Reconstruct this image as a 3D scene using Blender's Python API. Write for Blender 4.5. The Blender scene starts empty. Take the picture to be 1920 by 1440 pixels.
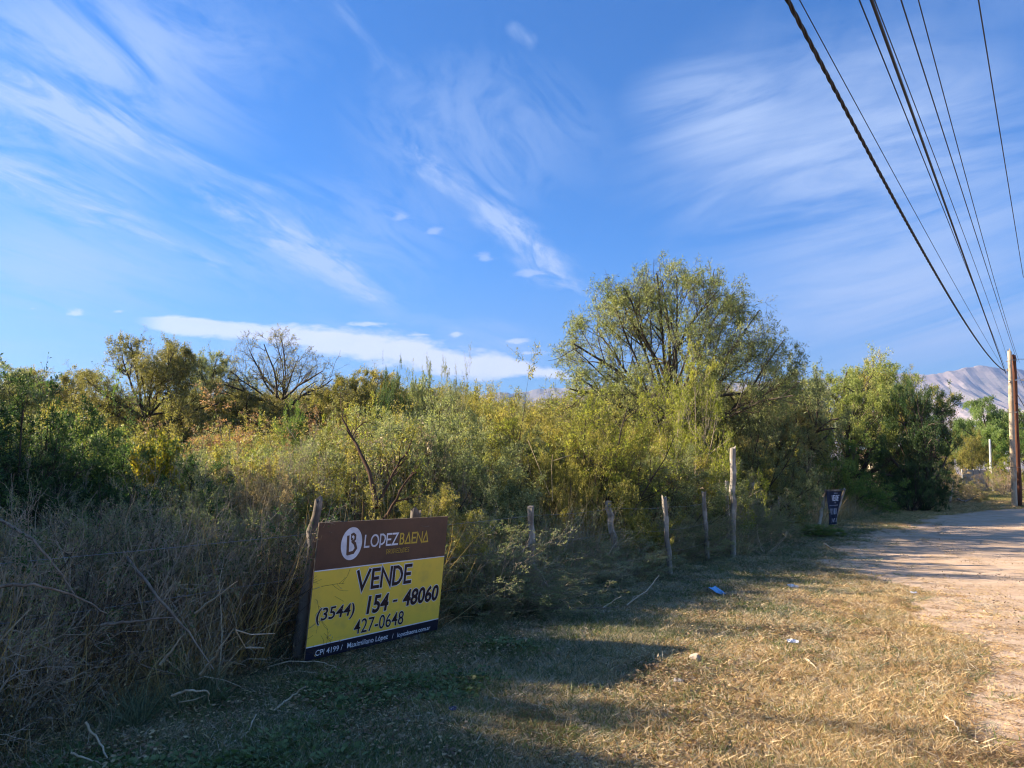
import bpy, math, random
import numpy as np
from mathutils import Vector, Matrix
R = math.radians
scene = bpy.context.scene
COL = scene.collection
FPX = 1400.0; HCAM = 1.6
PITCH = math.atan((889-720)/FPX); CP, SP = math.cos(PITCH), math.sin(PITCH)

# ------------------------------------------------------------------ camera
cd = bpy.data.cameras.new('camera'); cam = bpy.data.objects.new('camera', cd); COL.objects.link(cam)
cam.location = (0, 0, HCAM); cam.rotation_euler = (R(90)+PITCH, 0, 0)
cd.sensor_width = 36; cd.lens = FPX/1920*36; cd.clip_start = .05; cd.clip_end = 30000
scene.camera = cam

# ------------------------------------------------------------------ light and exposure
SUN_EL = 26.0
SUN_AZ = math.degrees(math.atan2(-0.97, 0.22))      # compass-like angle from +Y towards +X
sdir = Vector((math.sin(R(SUN_AZ))*math.cos(R(SUN_EL)), math.cos(R(SUN_AZ))*math.cos(R(SUN_EL)), math.sin(R(SUN_EL))))
sl = bpy.data.lights.new('sun', 'SUN'); so = bpy.data.objects.new('sun', sl); COL.objects.link(so)
sl.energy = 4.3; sl.angle = R(.55); sl.color = (1.0, .84, .64)
so.rotation_euler = sdir.to_track_quat('Z', 'Y').to_euler()
scene.view_settings.view_transform = 'Standard'; scene.view_settings.look = 'None'
scene.view_settings.exposure = 2.18; scene.view_settings.gamma = 1; scene.view_settings.use_curve_mapping = False
scene.render.engine = 'CYCLES'
cy = scene.cycles
cy.max_bounces = 5; cy.diffuse_bounces = 3; cy.glossy_bounces = 2; cy.transmission_bounces = 3; cy.volume_bounces = 0
cy.transparent_max_bounces = 4; cy.use_denoising = True; cy.filter_width = 1.15; cy.caustics_reflective = False; cy.caustics_refractive = False
try: cy.denoiser = 'OPENIMAGEDENOISE'
except Exception: pass

# ------------------------------------------------------------------ node helpers
class NT:
    def __init__(s, tree): s.t = tree; s.n = tree.nodes; s.l = tree.links
    def new(s, typ, **kw):
        n = s.n.new(typ)
        for k, v in kw.items(): setattr(n, k, v)
        return n
    def put(s, sock, v):
        if isinstance(v, bpy.types.NodeSocket): s.l.new(v, sock)
        elif v is not None: sock.default_value = v
    def m(s, op, a, b=None, c=None, clamp=False):
        n = s.new('ShaderNodeMath', operation=op, use_clamp=clamp)
        s.put(n.inputs[0], a); s.put(n.inputs[1], b); s.put(n.inputs[2], c)
        return n.outputs[0]
    def vm(s, op, a, b=None):
        n = s.new('ShaderNodeVectorMath', operation=op); s.put(n.inputs[0], a); s.put(n.inputs[1], b)
        return n.outputs[0]
    def comb(s, x, y, z=0.0):
        n = s.new('ShaderNodeCombineXYZ'); s.put(n.inputs[0], x); s.put(n.inputs[1], y); s.put(n.inputs[2], z); return n.outputs[0]
    def noise(s, vec, scale, detail=4, rough=.55, dist=0.0, out=0):
        n = s.new('ShaderNodeTexNoise'); s.put(n.inputs['Vector'], vec); s.put(n.inputs['Scale'], scale)
        s.put(n.inputs['Detail'], detail); s.put(n.inputs['Roughness'], rough); s.put(n.inputs['Distortion'], dist)
        return n.outputs[out]
    def ramp(s, fac, stops, interp='LINEAR'):
        n = s.new('ShaderNodeValToRGB'); s.put(n.inputs[0], fac); cr = n.color_ramp; cr.interpolation = interp
        while len(cr.elements) < len(stops): cr.elements.new(.5)
        for e, (p, c) in zip(cr.elements, stops):
            e.position = p; e.color = (c, c, c, 1) if isinstance(c, (int, float)) else (*c, 1)
        return n.outputs[0]
    def mr(s, v, a, b, c=0.0, d=1.0, smooth=True):
        n = s.new('ShaderNodeMapRange', interpolation_type='SMOOTHSTEP' if smooth else 'LINEAR')
        for i, q in enumerate((v, a, b, c, d)): s.put(n.inputs[i], q)
        return n.outputs[0]
    def mix(s, f, a, b, blend='MIX'):
        n = s.new('ShaderNodeMix', data_type='RGBA', blend_type=blend)
        s.put(n.inputs[0], f)
        for i, q in ((6, a), (7, b)):
            if isinstance(q, tuple) and len(q) == 3: q = (*q, 1)
            s.put(n.inputs[i], q)
        return n.outputs[2]

# ------------------------------------------------------------------ sky
world = bpy.data.worlds.new('World'); scene.world = world; world.use_nodes = True
w = NT(world.node_tree); w.n.clear()
sky = w.new('ShaderNodeTexSky', sky_type='NISHITA')
sky.sun_disc = False; sky.sun_elevation = R(SUN_EL); sky.sun_rotation = R(SUN_AZ)
sky.altitude = 700; sky.air_density = 1.0; sky.dust_density = .35; sky.ozone_density = 2.2
gen = w.new('ShaderNodeTexCoord').outputs['Generated']
sep = w.new('ShaderNodeSeparateXYZ'); w.l.new(gen, sep.inputs[0])
dx, dy, dz = sep.outputs
def skyp(px, py):
    a = (px-960)/FPX; b = (720-py)/FPX
    x, y, z = a, CP-SP*b, SP+CP*b
    return x/y, z/y
front = w.mr(dy, .05, .2)
ys = w.m('MAXIMUM', dy, .05)
tp = w.m('DIVIDE', dx, ys); te = w.m('DIVIDE', dz, ys)
pvec = w.comb(tp, te, 0.0)
# wispy cirrus on a high plane, all streaks run towards one far point
VA = R(17)
zz = w.m('ADD', w.m('MAXIMUM', dz, 0.0), .06)
ux = w.m('DIVIDE', dx, zz); uy = w.m('DIVIDE', dy, zz)
al = w.m('ADD', w.m('MULTIPLY', ux, math.sin(VA)), w.m('MULTIPLY', uy, math.cos(VA)))
ac = w.m('SUBTRACT', w.m('MULTIPLY', ux, math.cos(VA)), w.m('MULTIPLY', uy, math.sin(VA)))
n1 = w.noise(w.comb(w.m('MULTIPLY', al, .55), w.m('MULTIPLY', ac, 1.5), 3.1), 1.0, 7, .62, .6)
n2 = w.noise(w.comb(w.m('MULTIPLY', al, .30), w.m('MULTIPLY', ac, .45), 7.7), 1.0, 3, .5, .3)
n3 = w.noise(w.comb(w.m('MULTIPLY', al, 2.2), w.m('MULTIPLY', ac, 3.4), 1.3), 1.0, 6, .6, .4)
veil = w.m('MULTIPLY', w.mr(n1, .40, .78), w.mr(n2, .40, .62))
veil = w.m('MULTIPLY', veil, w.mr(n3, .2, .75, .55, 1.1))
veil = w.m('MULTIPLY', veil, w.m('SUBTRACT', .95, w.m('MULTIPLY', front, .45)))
cl = w.m('MAXIMUM', veil, w.m('MULTIPLY', w.m('SUBTRACT', 1.0, front), w.m('MULTIPLY', w.mr(n2, .3, .62), .42)))  # cirrus thickened outside the view, added to raise neutral ambient light
# broad thin veil on the right of the view and faint one top left
def blob(cx, cy, rx, ry, amt, nz, lo=.35, hi=.7):
    x0, e0 = skyp(cx, cy)
    a = w.m('DIVIDE', w.m('SUBTRACT', tp, x0), rx/FPX); b = w.m('DIVIDE', w.m('SUBTRACT', te, e0), ry/FPX)
    d = w.m('SQRT', w.m('ADD', w.m('MULTIPLY', a, a), w.m('MULTIPLY', b, b)))
    q = w.m('MULTIPLY', w.mr(d, 1.0, .1), w.mr(nz, lo, hi))
    return w.m('MULTIPLY', w.m('MULTIPLY', q, front), amt)
# soft mottled noise in view-plane-free direction space
nb = w.noise(w.comb(w.m('MULTIPLY', tp, 2.0), w.m('MULTIPLY', w.m('ADD', te, w.m('MULTIPLY', tp, .25)), 7.0), .4), 1.0, 6, .6, .8)
nfine = w.noise(w.comb(w.m('MULTIPLY', al, 5.0), w.m('MULTIPLY', ac, 17.0), 2.9), 1.0, 8, .68, .9)
nf = w.noise(w.comb(w.m('MULTIPLY', al, 1.9), w.m('MULTIPLY', ac, 5.5), 9.3), 1.0, 9, .68, 1.1)
npuff = w.noise(w.comb(w.m('MULTIPLY', tp, 22.0), w.m('MULTIPLY', te, 60.0), 1.7), 1.0, 5, .65, .6)
def streak(x1, y1, x2, y2, wd, amt, taper=.25, lo=.3, hi=.62):
    wd = wd*.92
    a1, e1 = skyp(x1, y1); a2, e2 = skyp(x2, y2); L = math.hypot(a2-a1, e2-e1); cx, cy_ = (a2-a1)/L, (e2-e1)/L
    qx = w.m('SUBTRACT', tp, a1); qy = w.m('SUBTRACT', te, e1)
    t = w.m('DIVIDE', w.m('ADD', w.m('MULTIPLY', qx, cx), w.m('MULTIPLY', qy, cy_)), L)
    c = w.m('SUBTRACT', w.m('MULTIPLY', qx, -cy_), w.m('MULTIPLY', qy, -cx))
    c = w.m('ADD', c, w.m('MULTIPLY', w.m('SUBTRACT', nb, .5), .09))
    f1 = w.mr(t, 0.0, taper); f2 = w.mr(t, 1.0, 1-taper)
    g = w.mr(w.m('ABSOLUTE', c), wd/FPX, 0.0)
    q = w.m('MULTIPLY', w.m('MULTIPLY', f1, f2), w.m('MULTIPLY', g, w.m('MULTIPLY', w.mr(nf, lo+.14, hi+.12), w.mr(nfine, .30, .66, .45, 1.1))))
    return w.m('MULTIPLY', w.m('MULTIPLY', q, front), amt)
nbr = w.noise(w.comb(w.m('MULTIPLY', tp, 1.6), w.m('MULTIPLY', w.m('SUBTRACT', te, w.m('MULTIPLY', tp, .28)), 8.5), 4.4), 1.0, 8, .66, 1.0)
parts = [blob(1640, 330, 640, 460, .80, nbr, .28, .68), blob(1780, 600, 620, 230, .66, nbr, .25, .65), blob(1340, 210, 240, 190, .5, nbr, .3, .62), blob(110, 210, 560, 360, .58, nf, .25, .6),
         blob(160, 60, 700, 240, .40, nf, .25, .62), blob(120, 500, 520, 170, .40, nf, .22, .6), blob(880, 250, 380, 260, .32, nf, .3, .6), blob(600, 450, 400, 190, .34, nf, .25, .6),
         streak(-300, 0, 380, 318, 105, .80, .3, .18, .5), streak(120, 180, 620, 400, 60, .42, .3, .2, .5), streak(-260, 225, 330, 450, 80, .66, .3, .2, .5), streak(100, 355, 480, 515, 34, .52, .25, .2, .5),
         streak(300, 320, 800, 590, 64, .72, .25, .2, .5), streak(480, 430, 760, 580, 24, .45, .25, .15, .45), streak(230, 330, 560, 480, 30, .3),
         streak(690, 240, 1010, 470, 40, .48, .3, .2, .5), streak(850, 340, 1130, 590, 62, .74, .3, .2, .5), streak(920, 400, 1100, 545, 28, .45, .3, .15, .45), streak(930, 510, 1180, 560, 26, .25),
         streak(560, -40, 1000, 340, 80, .30), streak(1240, 130, 1330, 420, 90, .24), streak(-100, 470, 260, 590, 40, .45), streak(955, 28, 1020, 86, 26, .30, .3, .2, .45)]
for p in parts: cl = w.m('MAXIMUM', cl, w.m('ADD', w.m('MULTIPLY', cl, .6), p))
# the bright low band and little puffs near it
P0, P1 = skyp(225, 600)[0], skyp(1125, 700)[0]
tt = w.m('DIVIDE', w.m('SUBTRACT', tp, P0), P1-P0)
band_c = [(236, 598), (330, 609), (450, 619), (640, 642), (800, 668), (950, 690), (1105, 712)]
band_h = [4, 16, 20, 36, 38, 30, 4]
st = [(max(0, min(1, (skyp(x, y)[0]-P0)/(P1-P0))), skyp(x, y)[1]) for x, y in band_c]
cen = w.ramp(tt, st)
hw = w.ramp(tt, [(s_[0], h/100) for s_, h in zip(st, band_h)])
bn = w.noise(w.comb(w.m('MULTIPLY', tp, 12.0), w.m('MULTIPLY', te, 34.0), 2.2), 1.0, 7, .64, .3)
bn2 = w.noise(w.comb(w.m('MULTIPLY', tp, 5.0), w.m('MULTIPLY', te, 10.0), 5.2), 1.0, 4, .55, .3)
dd = w.m('DIVIDE', w.m('ABSOLUTE', w.m('SUBTRACT', te, cen)), w.m('MULTIPLY', hw, 100/FPX))
dd = w.m('ADD', dd, w.m('ADD', w.m('MULTIPLY', w.m('SUBTRACT', bn, .5), 2.2), w.m('MULTIPLY', w.m('SUBTRACT', bn2, .5), 1.4)))
band = w.m('MULTIPLY', w.mr(dd, 1.15, .55), w.mr(hw, .05, .14))
band = w.m('MULTIPLY', w.m('MULTIPLY', band, front), w.mr(bn2, .25, .7, .72, .98))
for (cx, cy_, rx, ry) in [(62, 579, 16, 5), (145, 588, 30, 8), (222, 584, 16, 4), (855, 628, 18, 7), (812, 433, 16, 10), (748, 406, 20, 12), (912, 483, 24, 12),
                          (975, 640, 30, 7), (990, 662, 45, 6), (700, 608, 50, 5), (780, 628, 30, 4), (1000, 512, 40, 10)]:
    x0, e0 = skyp(cx, cy_)
    a = w.m('DIVIDE', w.m('SUBTRACT', tp, x0), rx/FPX); b = w.m('DIVIDE', w.m('SUBTRACT', te, e0), ry/FPX)
    d = w.m('ADD', w.m('SQRT', w.m('ADD', w.m('MULTIPLY', a, a), w.m('MULTIPLY', b, b))), w.m('MULTIPLY', w.m('SUBTRACT', npuff, .5), 3.4))
    band = w.m('MAXIMUM', band, w.m('MULTIPLY', w.m('MULTIPLY', w.mr(d, .95, .1), front), .6 if cy_ > 560 else .28))
hs = w.new('ShaderNodeHueSaturation'); w.l.new(sky.outputs[0], hs.inputs['Color'])
hs.inputs['Saturation'].default_value = 1.55; hs.inputs['Value'].default_value = 1.0; hs.inputs['Hue'].default_value = .505
low = w.mr(dz, .30, -.02)
tone = w.mix(low, (.60, .71, .80, 1), (.36, .42, .50, 1))
base_sky = w.mix(1.0, hs.outputs[0], tone, 'MULTIPLY')
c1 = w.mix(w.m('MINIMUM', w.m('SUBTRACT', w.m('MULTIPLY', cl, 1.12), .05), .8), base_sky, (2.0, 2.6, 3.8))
c2 = w.mix(w.m('MINIMUM', band, .95), c1, (3.9, 4.0, 4.7))
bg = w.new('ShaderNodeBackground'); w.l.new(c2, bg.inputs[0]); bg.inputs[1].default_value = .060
wo = w.new('ShaderNodeOutputWorld'); w.l.new(bg.outputs[0], wo.inputs[0])

# ------------------------------------------------------------------ geometry helpers
def ray(px, py):
    a = (px-960)/FPX; b = (720-py)/FPX
    return np.array([a, CP-SP*b, SP+CP*b])
def G(px, py, z=0.0):
    r = ray(px, py); return np.array([0, 0, HCAM])+r*((z-HCAM)/r[2])
def W(px, py, Y):
    r = ray(px, py); return np.array([0, 0, HCAM])+r*(Y/r[1])
def tag(o, label=None, cat=None, group=None, kind=None):
    if label: o['label'] = label
    if cat: o['category'] = cat
    if group: o['group'] = group
    if kind: o['kind'] = kind
    return o
def link(o, parent=None):
    COL.objects.link(o)
    if parent: o.parent = parent
    return o
def empty(name, loc, rz=0.0):
    o = bpy.data.objects.new(name, None); o.location = loc; o.rotation_euler = (0, 0, rz); o.empty_display_size = .2
    return link(o)
def norm(v): return v/np.maximum(np.linalg.norm(v, axis=-1, keepdims=True), 1e-9)

class MB:
    """quads and triangles with one value per face"""
    def __init__(s): s.v = []; s.q = []; s.mi = []; s.a = []; s.nv = 0
    def add(s, V, Q, mi=0, a=0.0):
        V = np.asarray(V, float).reshape(-1, 3); Q = np.asarray(Q, int)
        s.v.append(V); s.q.append((Q+s.nv)); s.mi.append(np.full(len(Q), mi)); s.a.append(np.broadcast_to(np.asarray(a, float), (len(Q),)).copy()); s.nv += len(V)
        return s
    def mesh(s, name, mats, smooth=False):
        me = bpy.data.meshes.new(name)
        V = np.concatenate(s.v); nv = len(V)
        groups = s.q; cnt = np.concatenate([np.full(len(g), g.shape[1]) for g in groups]); loops = np.concatenate([g.ravel() for g in groups])
        me.vertices.add(nv); me.vertices.foreach_set('co', V.ravel().astype(np.float32))
        me.loops.add(len(loops)); me.loops.foreach_set('vertex_index', loops.astype(np.int32))
        me.polygons.add(len(cnt)); me.polygons.foreach_set('loop_start', np.concatenate([[0], np.cumsum(cnt)[:-1]]).astype(np.int32))
        me.polygons.foreach_set('loop_total', cnt.astype(np.int32))
        me.polygons.foreach_set('material_index', np.concatenate(s.mi).astype(np.int32))
        me.polygons.foreach_set('use_smooth', np.full(len(cnt), smooth))
        at = me.attributes.new('v', 'FLOAT', 'FACE'); at.data.foreach_set('value', np.concatenate(s.a).astype(np.float32))
        for m in mats: me.materials.append(m)
        me.update(calc_edges=True); me.validate()
        return me
    def build(s, name, mats, parent=None, smooth=False, loc=None):
        if not isinstance(mats, (list, tuple)): mats = [mats]
        o = bpy.data.objects.new(name, s.mesh(name, mats, smooth)); link(o, parent)
        if loc is not None: o.location = loc
        return o
    def box(s, c, d, M=None, mi=0, a=.5):
        sx, sy, sz = np.array(d)/2
        V = np.array([[x, y, z] for x in (-sx, sx) for y in (-sy, sy) for z in (-sz, sz)])
        if M is not None: V = V@np.asarray(M).T
        V = V+np.asarray(c)
        return s.add(V, [[0, 1, 3, 2], [4, 6, 7, 5], [0, 4, 5, 1], [2, 3, 7, 6], [0, 2, 6, 4], [1, 5, 7, 3]], mi, a)
    def tubes(s, P, rad, m, rng, mi=0, a=0.0, cap=False):
        """P (n,k,3) polylines, rad (n,k)"""
        n, k, _ = P.shape
        T = norm(np.gradient(P, axis=1)); ref = norm(rng.normal(size=(n, 1, 3))+np.array([0.3, .2, .1]))
        U = norm(np.cross(T, ref)); Vv = np.cross(T, U)
        an = np.arange(m)*2*np.pi/m
        X = P[:, :, None]+rad[:, :, None, None]*(np.cos(an)[None, None, :, None]*U[:, :, None]+np.sin(an)[None, None, :, None]*Vv[:, :, None])
        i, j, q = np.meshgrid(np.arange(n), np.arange(k-1), np.arange(m), indexing='ij')
        b = i*k*m+j*m; q2 = (q+1) % m
        Q = np.stack([b+q, b+q2, b+m+q2, b+m+q], -1).reshape(-1, 4)
        aa = np.repeat(np.broadcast_to(np.asarray(a, float), (n,)), (k-1)*m)
        s.add(X, Q, mi, aa)
        if cap:
            for e in (0, k-1):
                C = P[:, e]; base = np.arange(n)
                VV = np.concatenate([X[:, e].reshape(-1, 3), C]); qq = []
                for ii in range(n):
                    for r_ in range(m): qq.append([ii*m+r_, ii*m+(r_+1) % m, n*m+ii])
                s.add(VV, qq, mi, .5)
        return s
    def kites(s, P, D, L, Wd, rng, mi=0, a=0.0, up=0.0):
        """leaf-shaped quads at P along D"""
        n = len(P); N = rng.normal(size=(n, 3)); N[:, 2] += up; S = norm(np.cross(D, N))
        L = np.broadcast_to(L, (n,))[:, None]; Wd = np.broadcast_to(Wd, (n,))[:, None]
        mid = P+D*L*.45
        V = np.stack([P, mid+S*Wd*.5, P+D*L, mid-S*Wd*.5], 1)
        Q = np.arange(n*4).reshape(n, 4)
        return s.add(V, Q, mi, a)

def path(S, D, L, k, wander, trop, rng):
    n = len(S); P = np.zeros((n, k+1, 3)); P[:, 0] = S; d = D.copy(); tv = np.array(trop, float) if np.ndim(trop) else np.array([0, 0, trop])
    for i in range(k):
        d = norm(d+rng.normal(size=(n, 3))*wander+tv); P[:, i+1] = P[:, i]+d*(L[:, None]/k)
    return P
def kids(P, L, Rr, cid, m, tmin, ang, ratio, rng, tpow=1.0, spread=.25, rf=.62):
    n, k1, _ = P.shape; k = k1-1; N = n*m; par = np.repeat(np.arange(n), m)
    t = tmin+(1-tmin)*rng.random(N)**tpow; t = np.minimum(t, .999); f = t*k; i = f.astype(int); fr = (f-i)[:, None]
    A = P[par, i]; B = P[par, i+1]; S = A+(B-A)*fr; T = norm(B-A)
    pr = norm(np.cross(T, rng.normal(size=(N, 3)))); an = ang*(1+rng.normal(size=N)*.25)
    D = norm(T*np.cos(an)[:, None]+pr*np.sin(an)[:, None])
    LL = L[par]*ratio*(1-.45*t)*(1+rng.normal(size=N)*spread).clip(.4, 1.7)
    RR = Rr[par]*(1-.7*t)*rf
    return S, D, LL, RR, cid[par]
def plant(seed, base, specs, fit, leaf, r0, sides=(7, 5, 4, 3, 3), center=None, env=None):
    """base: list of (start, dir, len). specs per further level: dict. returns stem MB-data and leaf data"""
    rng = np.random.default_rng(seed)
    S = np.array([b[0] for b in base], float); D = norm(np.array([b[1] for b in base], float)); L = np.array([b[2] for b in base], float)
    Rr = np.full(len(S), r0)*(.6+.6*rng.random(len(S))) if len(S) > 1 else np.array([r0]); cid = rng.random(len(S)); lv = []
    s0 = specs[0]; P = path(S, D, L, s0.get('k', 6), s0.get('w', .12), s0.get('t', .05), rng); lv.append((P, Rr, cid))
    for sp in specs[1:]:
        S, D, L, Rr, cid = kids(P, L, Rr, cid, sp['n'], sp.get('tmin', .25), sp['a'], sp['r'], rng, sp.get('tp', .8), rf=sp.get('rf', .62))
        if sp.get('cid'): cid = rng.random(len(S))
        if 'bias' in sp: D = norm(D+np.array(sp['bias']))
        Rr = np.maximum(Rr, sp.get('rmin', .0015)); P = path(S, D, L, sp.get('k', 4), sp.get('w', .15), sp.get('t', .03), rng)
        if env:
            tp_ = P[:, -1]; q_ = (tp_[:, 0]**2+tp_[:, 1]**2)/env[1]**2+((tp_[:, 2]-env[0])/env[2])**2; kp = q_ < 1+.10*rng.normal(size=len(q_)); kp[:3] = True
            P, S, D, L, Rr, cid = P[kp], S[kp], D[kp], L[kp], Rr[kp], cid[kp]
        lv.append((P, Rr, cid))
    al = np.concatenate([p.reshape(-1, 3) for p, _, _ in lv[-2:]])
    if fit:
        hi = np.percentile(al[:, 2], 99.5); c = np.median(al[:, :2], 0) if center is None else np.array(center)
        wx = np.percentile(np.abs(al[:, 0]-c[0]), 97); wy = np.percentile(np.abs(al[:, 1]-c[1]), 97)
        sc = np.array([fit[1]/2/wx, fit[1]/2/wy, fit[0]/hi])
        lv = [((p)*sc, r, c_) for p, r, c_ in lv]
    for p, _, _ in lv: p[..., 2] = np.maximum(p[..., 2], .02)
    stem = MB(); fol = MB()
    for i, (p, r, c_) in enumerate(lv):
        k = p.shape[1]; tt_ = np.linspace(0, 1, k)[None]; rad = np.maximum(r[:, None]*(1-.72*tt_), .0012)
        if i == 0: rad[:, 0] *= 1.35
        stem.tubes(p, rad, sides[min(i, len(sides)-1)], rng, 0, c_)
    for li, cnt in leaf['lv'].items():
        p, r, c_ = lv[li]; n, k1, _ = p.shape; N = int(n*cnt); par = rng.integers(0, n, N)
        if leaf.get('patch'):
            keep = (np.sin(p[par, -1, 0]*leaf['patch'][0]+1.7)+np.sin(p[par, -1, 2]*leaf['patch'][0]*1.3)+np.sin(p[par, -1, 1]*leaf['patch'][0]*.9))+rng.normal(size=N)*.7 > leaf['patch'][1]
            par = par[keep]; N = len(par)
        t = (leaf.get('t0', .1)+(1-leaf.get('t0', .1))*rng.random(N))*(k1-1)*.999; ii = t.astype(int); fr = (t-ii)[:, None]
        A = p[par, ii]; B = p[par, ii+1]; pos = A+(B-A)*fr+rng.normal(size=(N, 3))*leaf.get('jit', .01)
        dr = norm(norm(B-A)*.6+rng.normal(size=(N, 3))*leaf.get('rnd', .7)+np.array([0, 0, leaf.get('droop', 0)]))
        sz = .65+.7*rng.random(N)
        fol.kites(pos, dr, leaf['l']*sz, leaf['w']*sz, rng, 0, (c_[par]*.45+rng.random(N)*.55), leaf.get('up', 0))
    return stem, fol
def fan(n, pol0, pol1, L, seed, r=.15, z0=0.0, Lz=0.0):
    rng = random.Random(seed); out = []
    for i in range(n):
        az = 2*math.pi*(i+.6*rng.random())/n; po = R(pol0+(pol1-pol0)*rng.random())
        d = (math.cos(az)*math.sin(po), math.sin(az)*math.sin(po), math.cos(po))
        out.append(((math.cos(az)*r*rng.random(), math.sin(az)*r*rng.random(), z0), d, L*(.7+.5*rng.random())+Lz*math.cos(po)))
    return out

def dome(n, zs, c, rx, rz, p0, p1, seed, rj=.15, q0=.86):
    rng = random.Random(seed); out = []
    for i in range(n):
        az = 2.399963*i+rng.random()*.5; po = R(p0+(p1-p0)*((i+.5)/n)**.75+rng.uniform(-5, 5)); q = rng.uniform(q0, 2-q0-.06)
        tip = np.array([math.cos(az)*math.sin(po)*rx*q, math.sin(az)*math.sin(po)*rx*q, c+math.cos(po)*rz*q])
        z0 = zs[0]+(zs[1]-zs[0])*rng.random(); st_ = np.array([rng.uniform(-rj, rj), rng.uniform(-rj, rj), z0]); d = tip-st_; L = float(np.linalg.norm(d)); out.append((tuple(st_), tuple(d), L*.97))
    return out

# ------------------------------------------------------------------ materials
def mat(name):
    m = bpy.data.materials.new(name); m.use_nodes = True; t = NT(m.node_tree); t.n.clear()
    out = t.new('ShaderNodeOutputMaterial'); return m, t, out
def leaf_mat(name, cols, trans=.46, tr_gain=1.25, rough=.5, spec=.25, big=.35):
    m, t, out = mat(name)
    at = t.new('ShaderNodeAttribute', attribute_name='v').outputs['Fac']
    oi = t.new('ShaderNodeObjectInfo').outputs['Random']
    geo = t.new('ShaderNodeNewGeometry').outputs['Position']
    nz = t.noise(geo, 1.3, 3, .6)
    f = t.m('ADD', at, t.m('MULTIPLY', t.m('SUBTRACT', nz, .5), big*2)); f = t.m('ADD', f, t.m('MULTIPLY', t.m('SUBTRACT', oi, .5), .22))
    k = len(cols)-1
    c = t.ramp(f, [(.08+.84*i/k, cc) for i, cc in enumerate(cols)])
    b = t.new('ShaderNodeBsdfPrincipled'); t.put(b.inputs['Base Color'], c); b.inputs['Roughness'].default_value = rough
    b.inputs['Specular IOR Level'].default_value = spec
    tr = t.new('ShaderNodeBsdfTranslucent'); g = t.mix(1.0, c, (tr_gain, tr_gain*1.02, tr_gain*.6), 'MULTIPLY'); t.put(tr.inputs[0], g)
    mx = t.new('ShaderNodeMixShader'); mx.inputs[0].default_value = trans
    t.l.new(b.outputs[0], mx.inputs[1]); t.l.new(tr.outputs[0], mx.inputs[2]); t.l.new(mx.outputs[0], out.inputs[0])
    return m
def wood_mat(name, c1, c2, scale=14, stretch=8, rough=.9, c3=None, bump=.25, obj=True):
    m, t, out = mat(name)
    tc = t.new('ShaderNodeTexCoord').outputs['Object' if obj else 'Generated']
    mp = t.new('ShaderNodeMapping'); t.l.new(tc, mp.inputs[0]); mp.inputs['Scale'].default_value = (1, 1, 1/stretch)
    n1_ = t.noise(mp.outputs[0], scale, 6, .65); n2_ = t.noise(tc, scale*.22, 3, .6); n3_ = t.noise(mp.outputs[0], scale*4, 4, .7)
    c = t.mix(t.mr(n1_, .35, .65), (*c1, 1), (*c2, 1))
    if c3: c = t.mix(t.mr(n2_, .48, .62), c, (*c3, 1))
    c = t.mix(t.mr(n3_, .56, .68), c, t.mix(1.0, c, (.35, .33, .3), 'MULTIPLY'))
    at = t.new('ShaderNodeAttribute', attribute_name='v').outputs['Fac']
    c = t.mix(t.m('MULTIPLY', at, .35), c, t.mix(1.0, c, (.55, .5, .45), 'MULTIPLY'))
    b = t.new('ShaderNodeBsdfPrincipled'); t.put(b.inputs['Base Color'], c); b.inputs['Roughness'].default_value = rough
    b.inputs['Specular IOR Level'].default_value = .15
    bp = t.new('ShaderNodeBump'); bp.inputs['Strength'].default_value = bump; bp.inputs['Distance'].default_value = .01
    t.put(bp.inputs['Height'], n1_); t.l.new(bp.outputs[0], b.inputs['Normal']); t.l.new(b.outputs[0], out.inputs[0])
    return m
def flat_mat(name, c, rough=.5, spec=.3, c2=None, scale=6, lo=.4, hi=.7, metal=0.0):
    m, t, out = mat(name)
    b = t.new('ShaderNodeBsdfPrincipled'); b.inputs['Roughness'].default_value = rough; b.inputs['Specular IOR Level'].default_value = spec
    b.inputs['Metallic'].default_value = metal
    tc = t.new('ShaderNodeTexCoord').outputs['Object']
    nz = t.noise(tc, scale, 6, .65); c2 = c2 or tuple(x*.75 for x in c)
    t.put(b.inputs['Base Color'], t.mix(t.mr(nz, lo, hi), (*c, 1), (*c2, 1)))
    bp = t.new('ShaderNodeBump'); bp.inputs['Strength'].default_value = .12; bp.inputs['Distance'].default_value = .004
    t.put(bp.inputs['Height'], t.noise(tc, scale*5, 3, .6)); t.l.new(bp.outputs[0], b.inputs['Normal'])
    t.l.new(b.outputs[0], out.inputs[0]); return m

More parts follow.
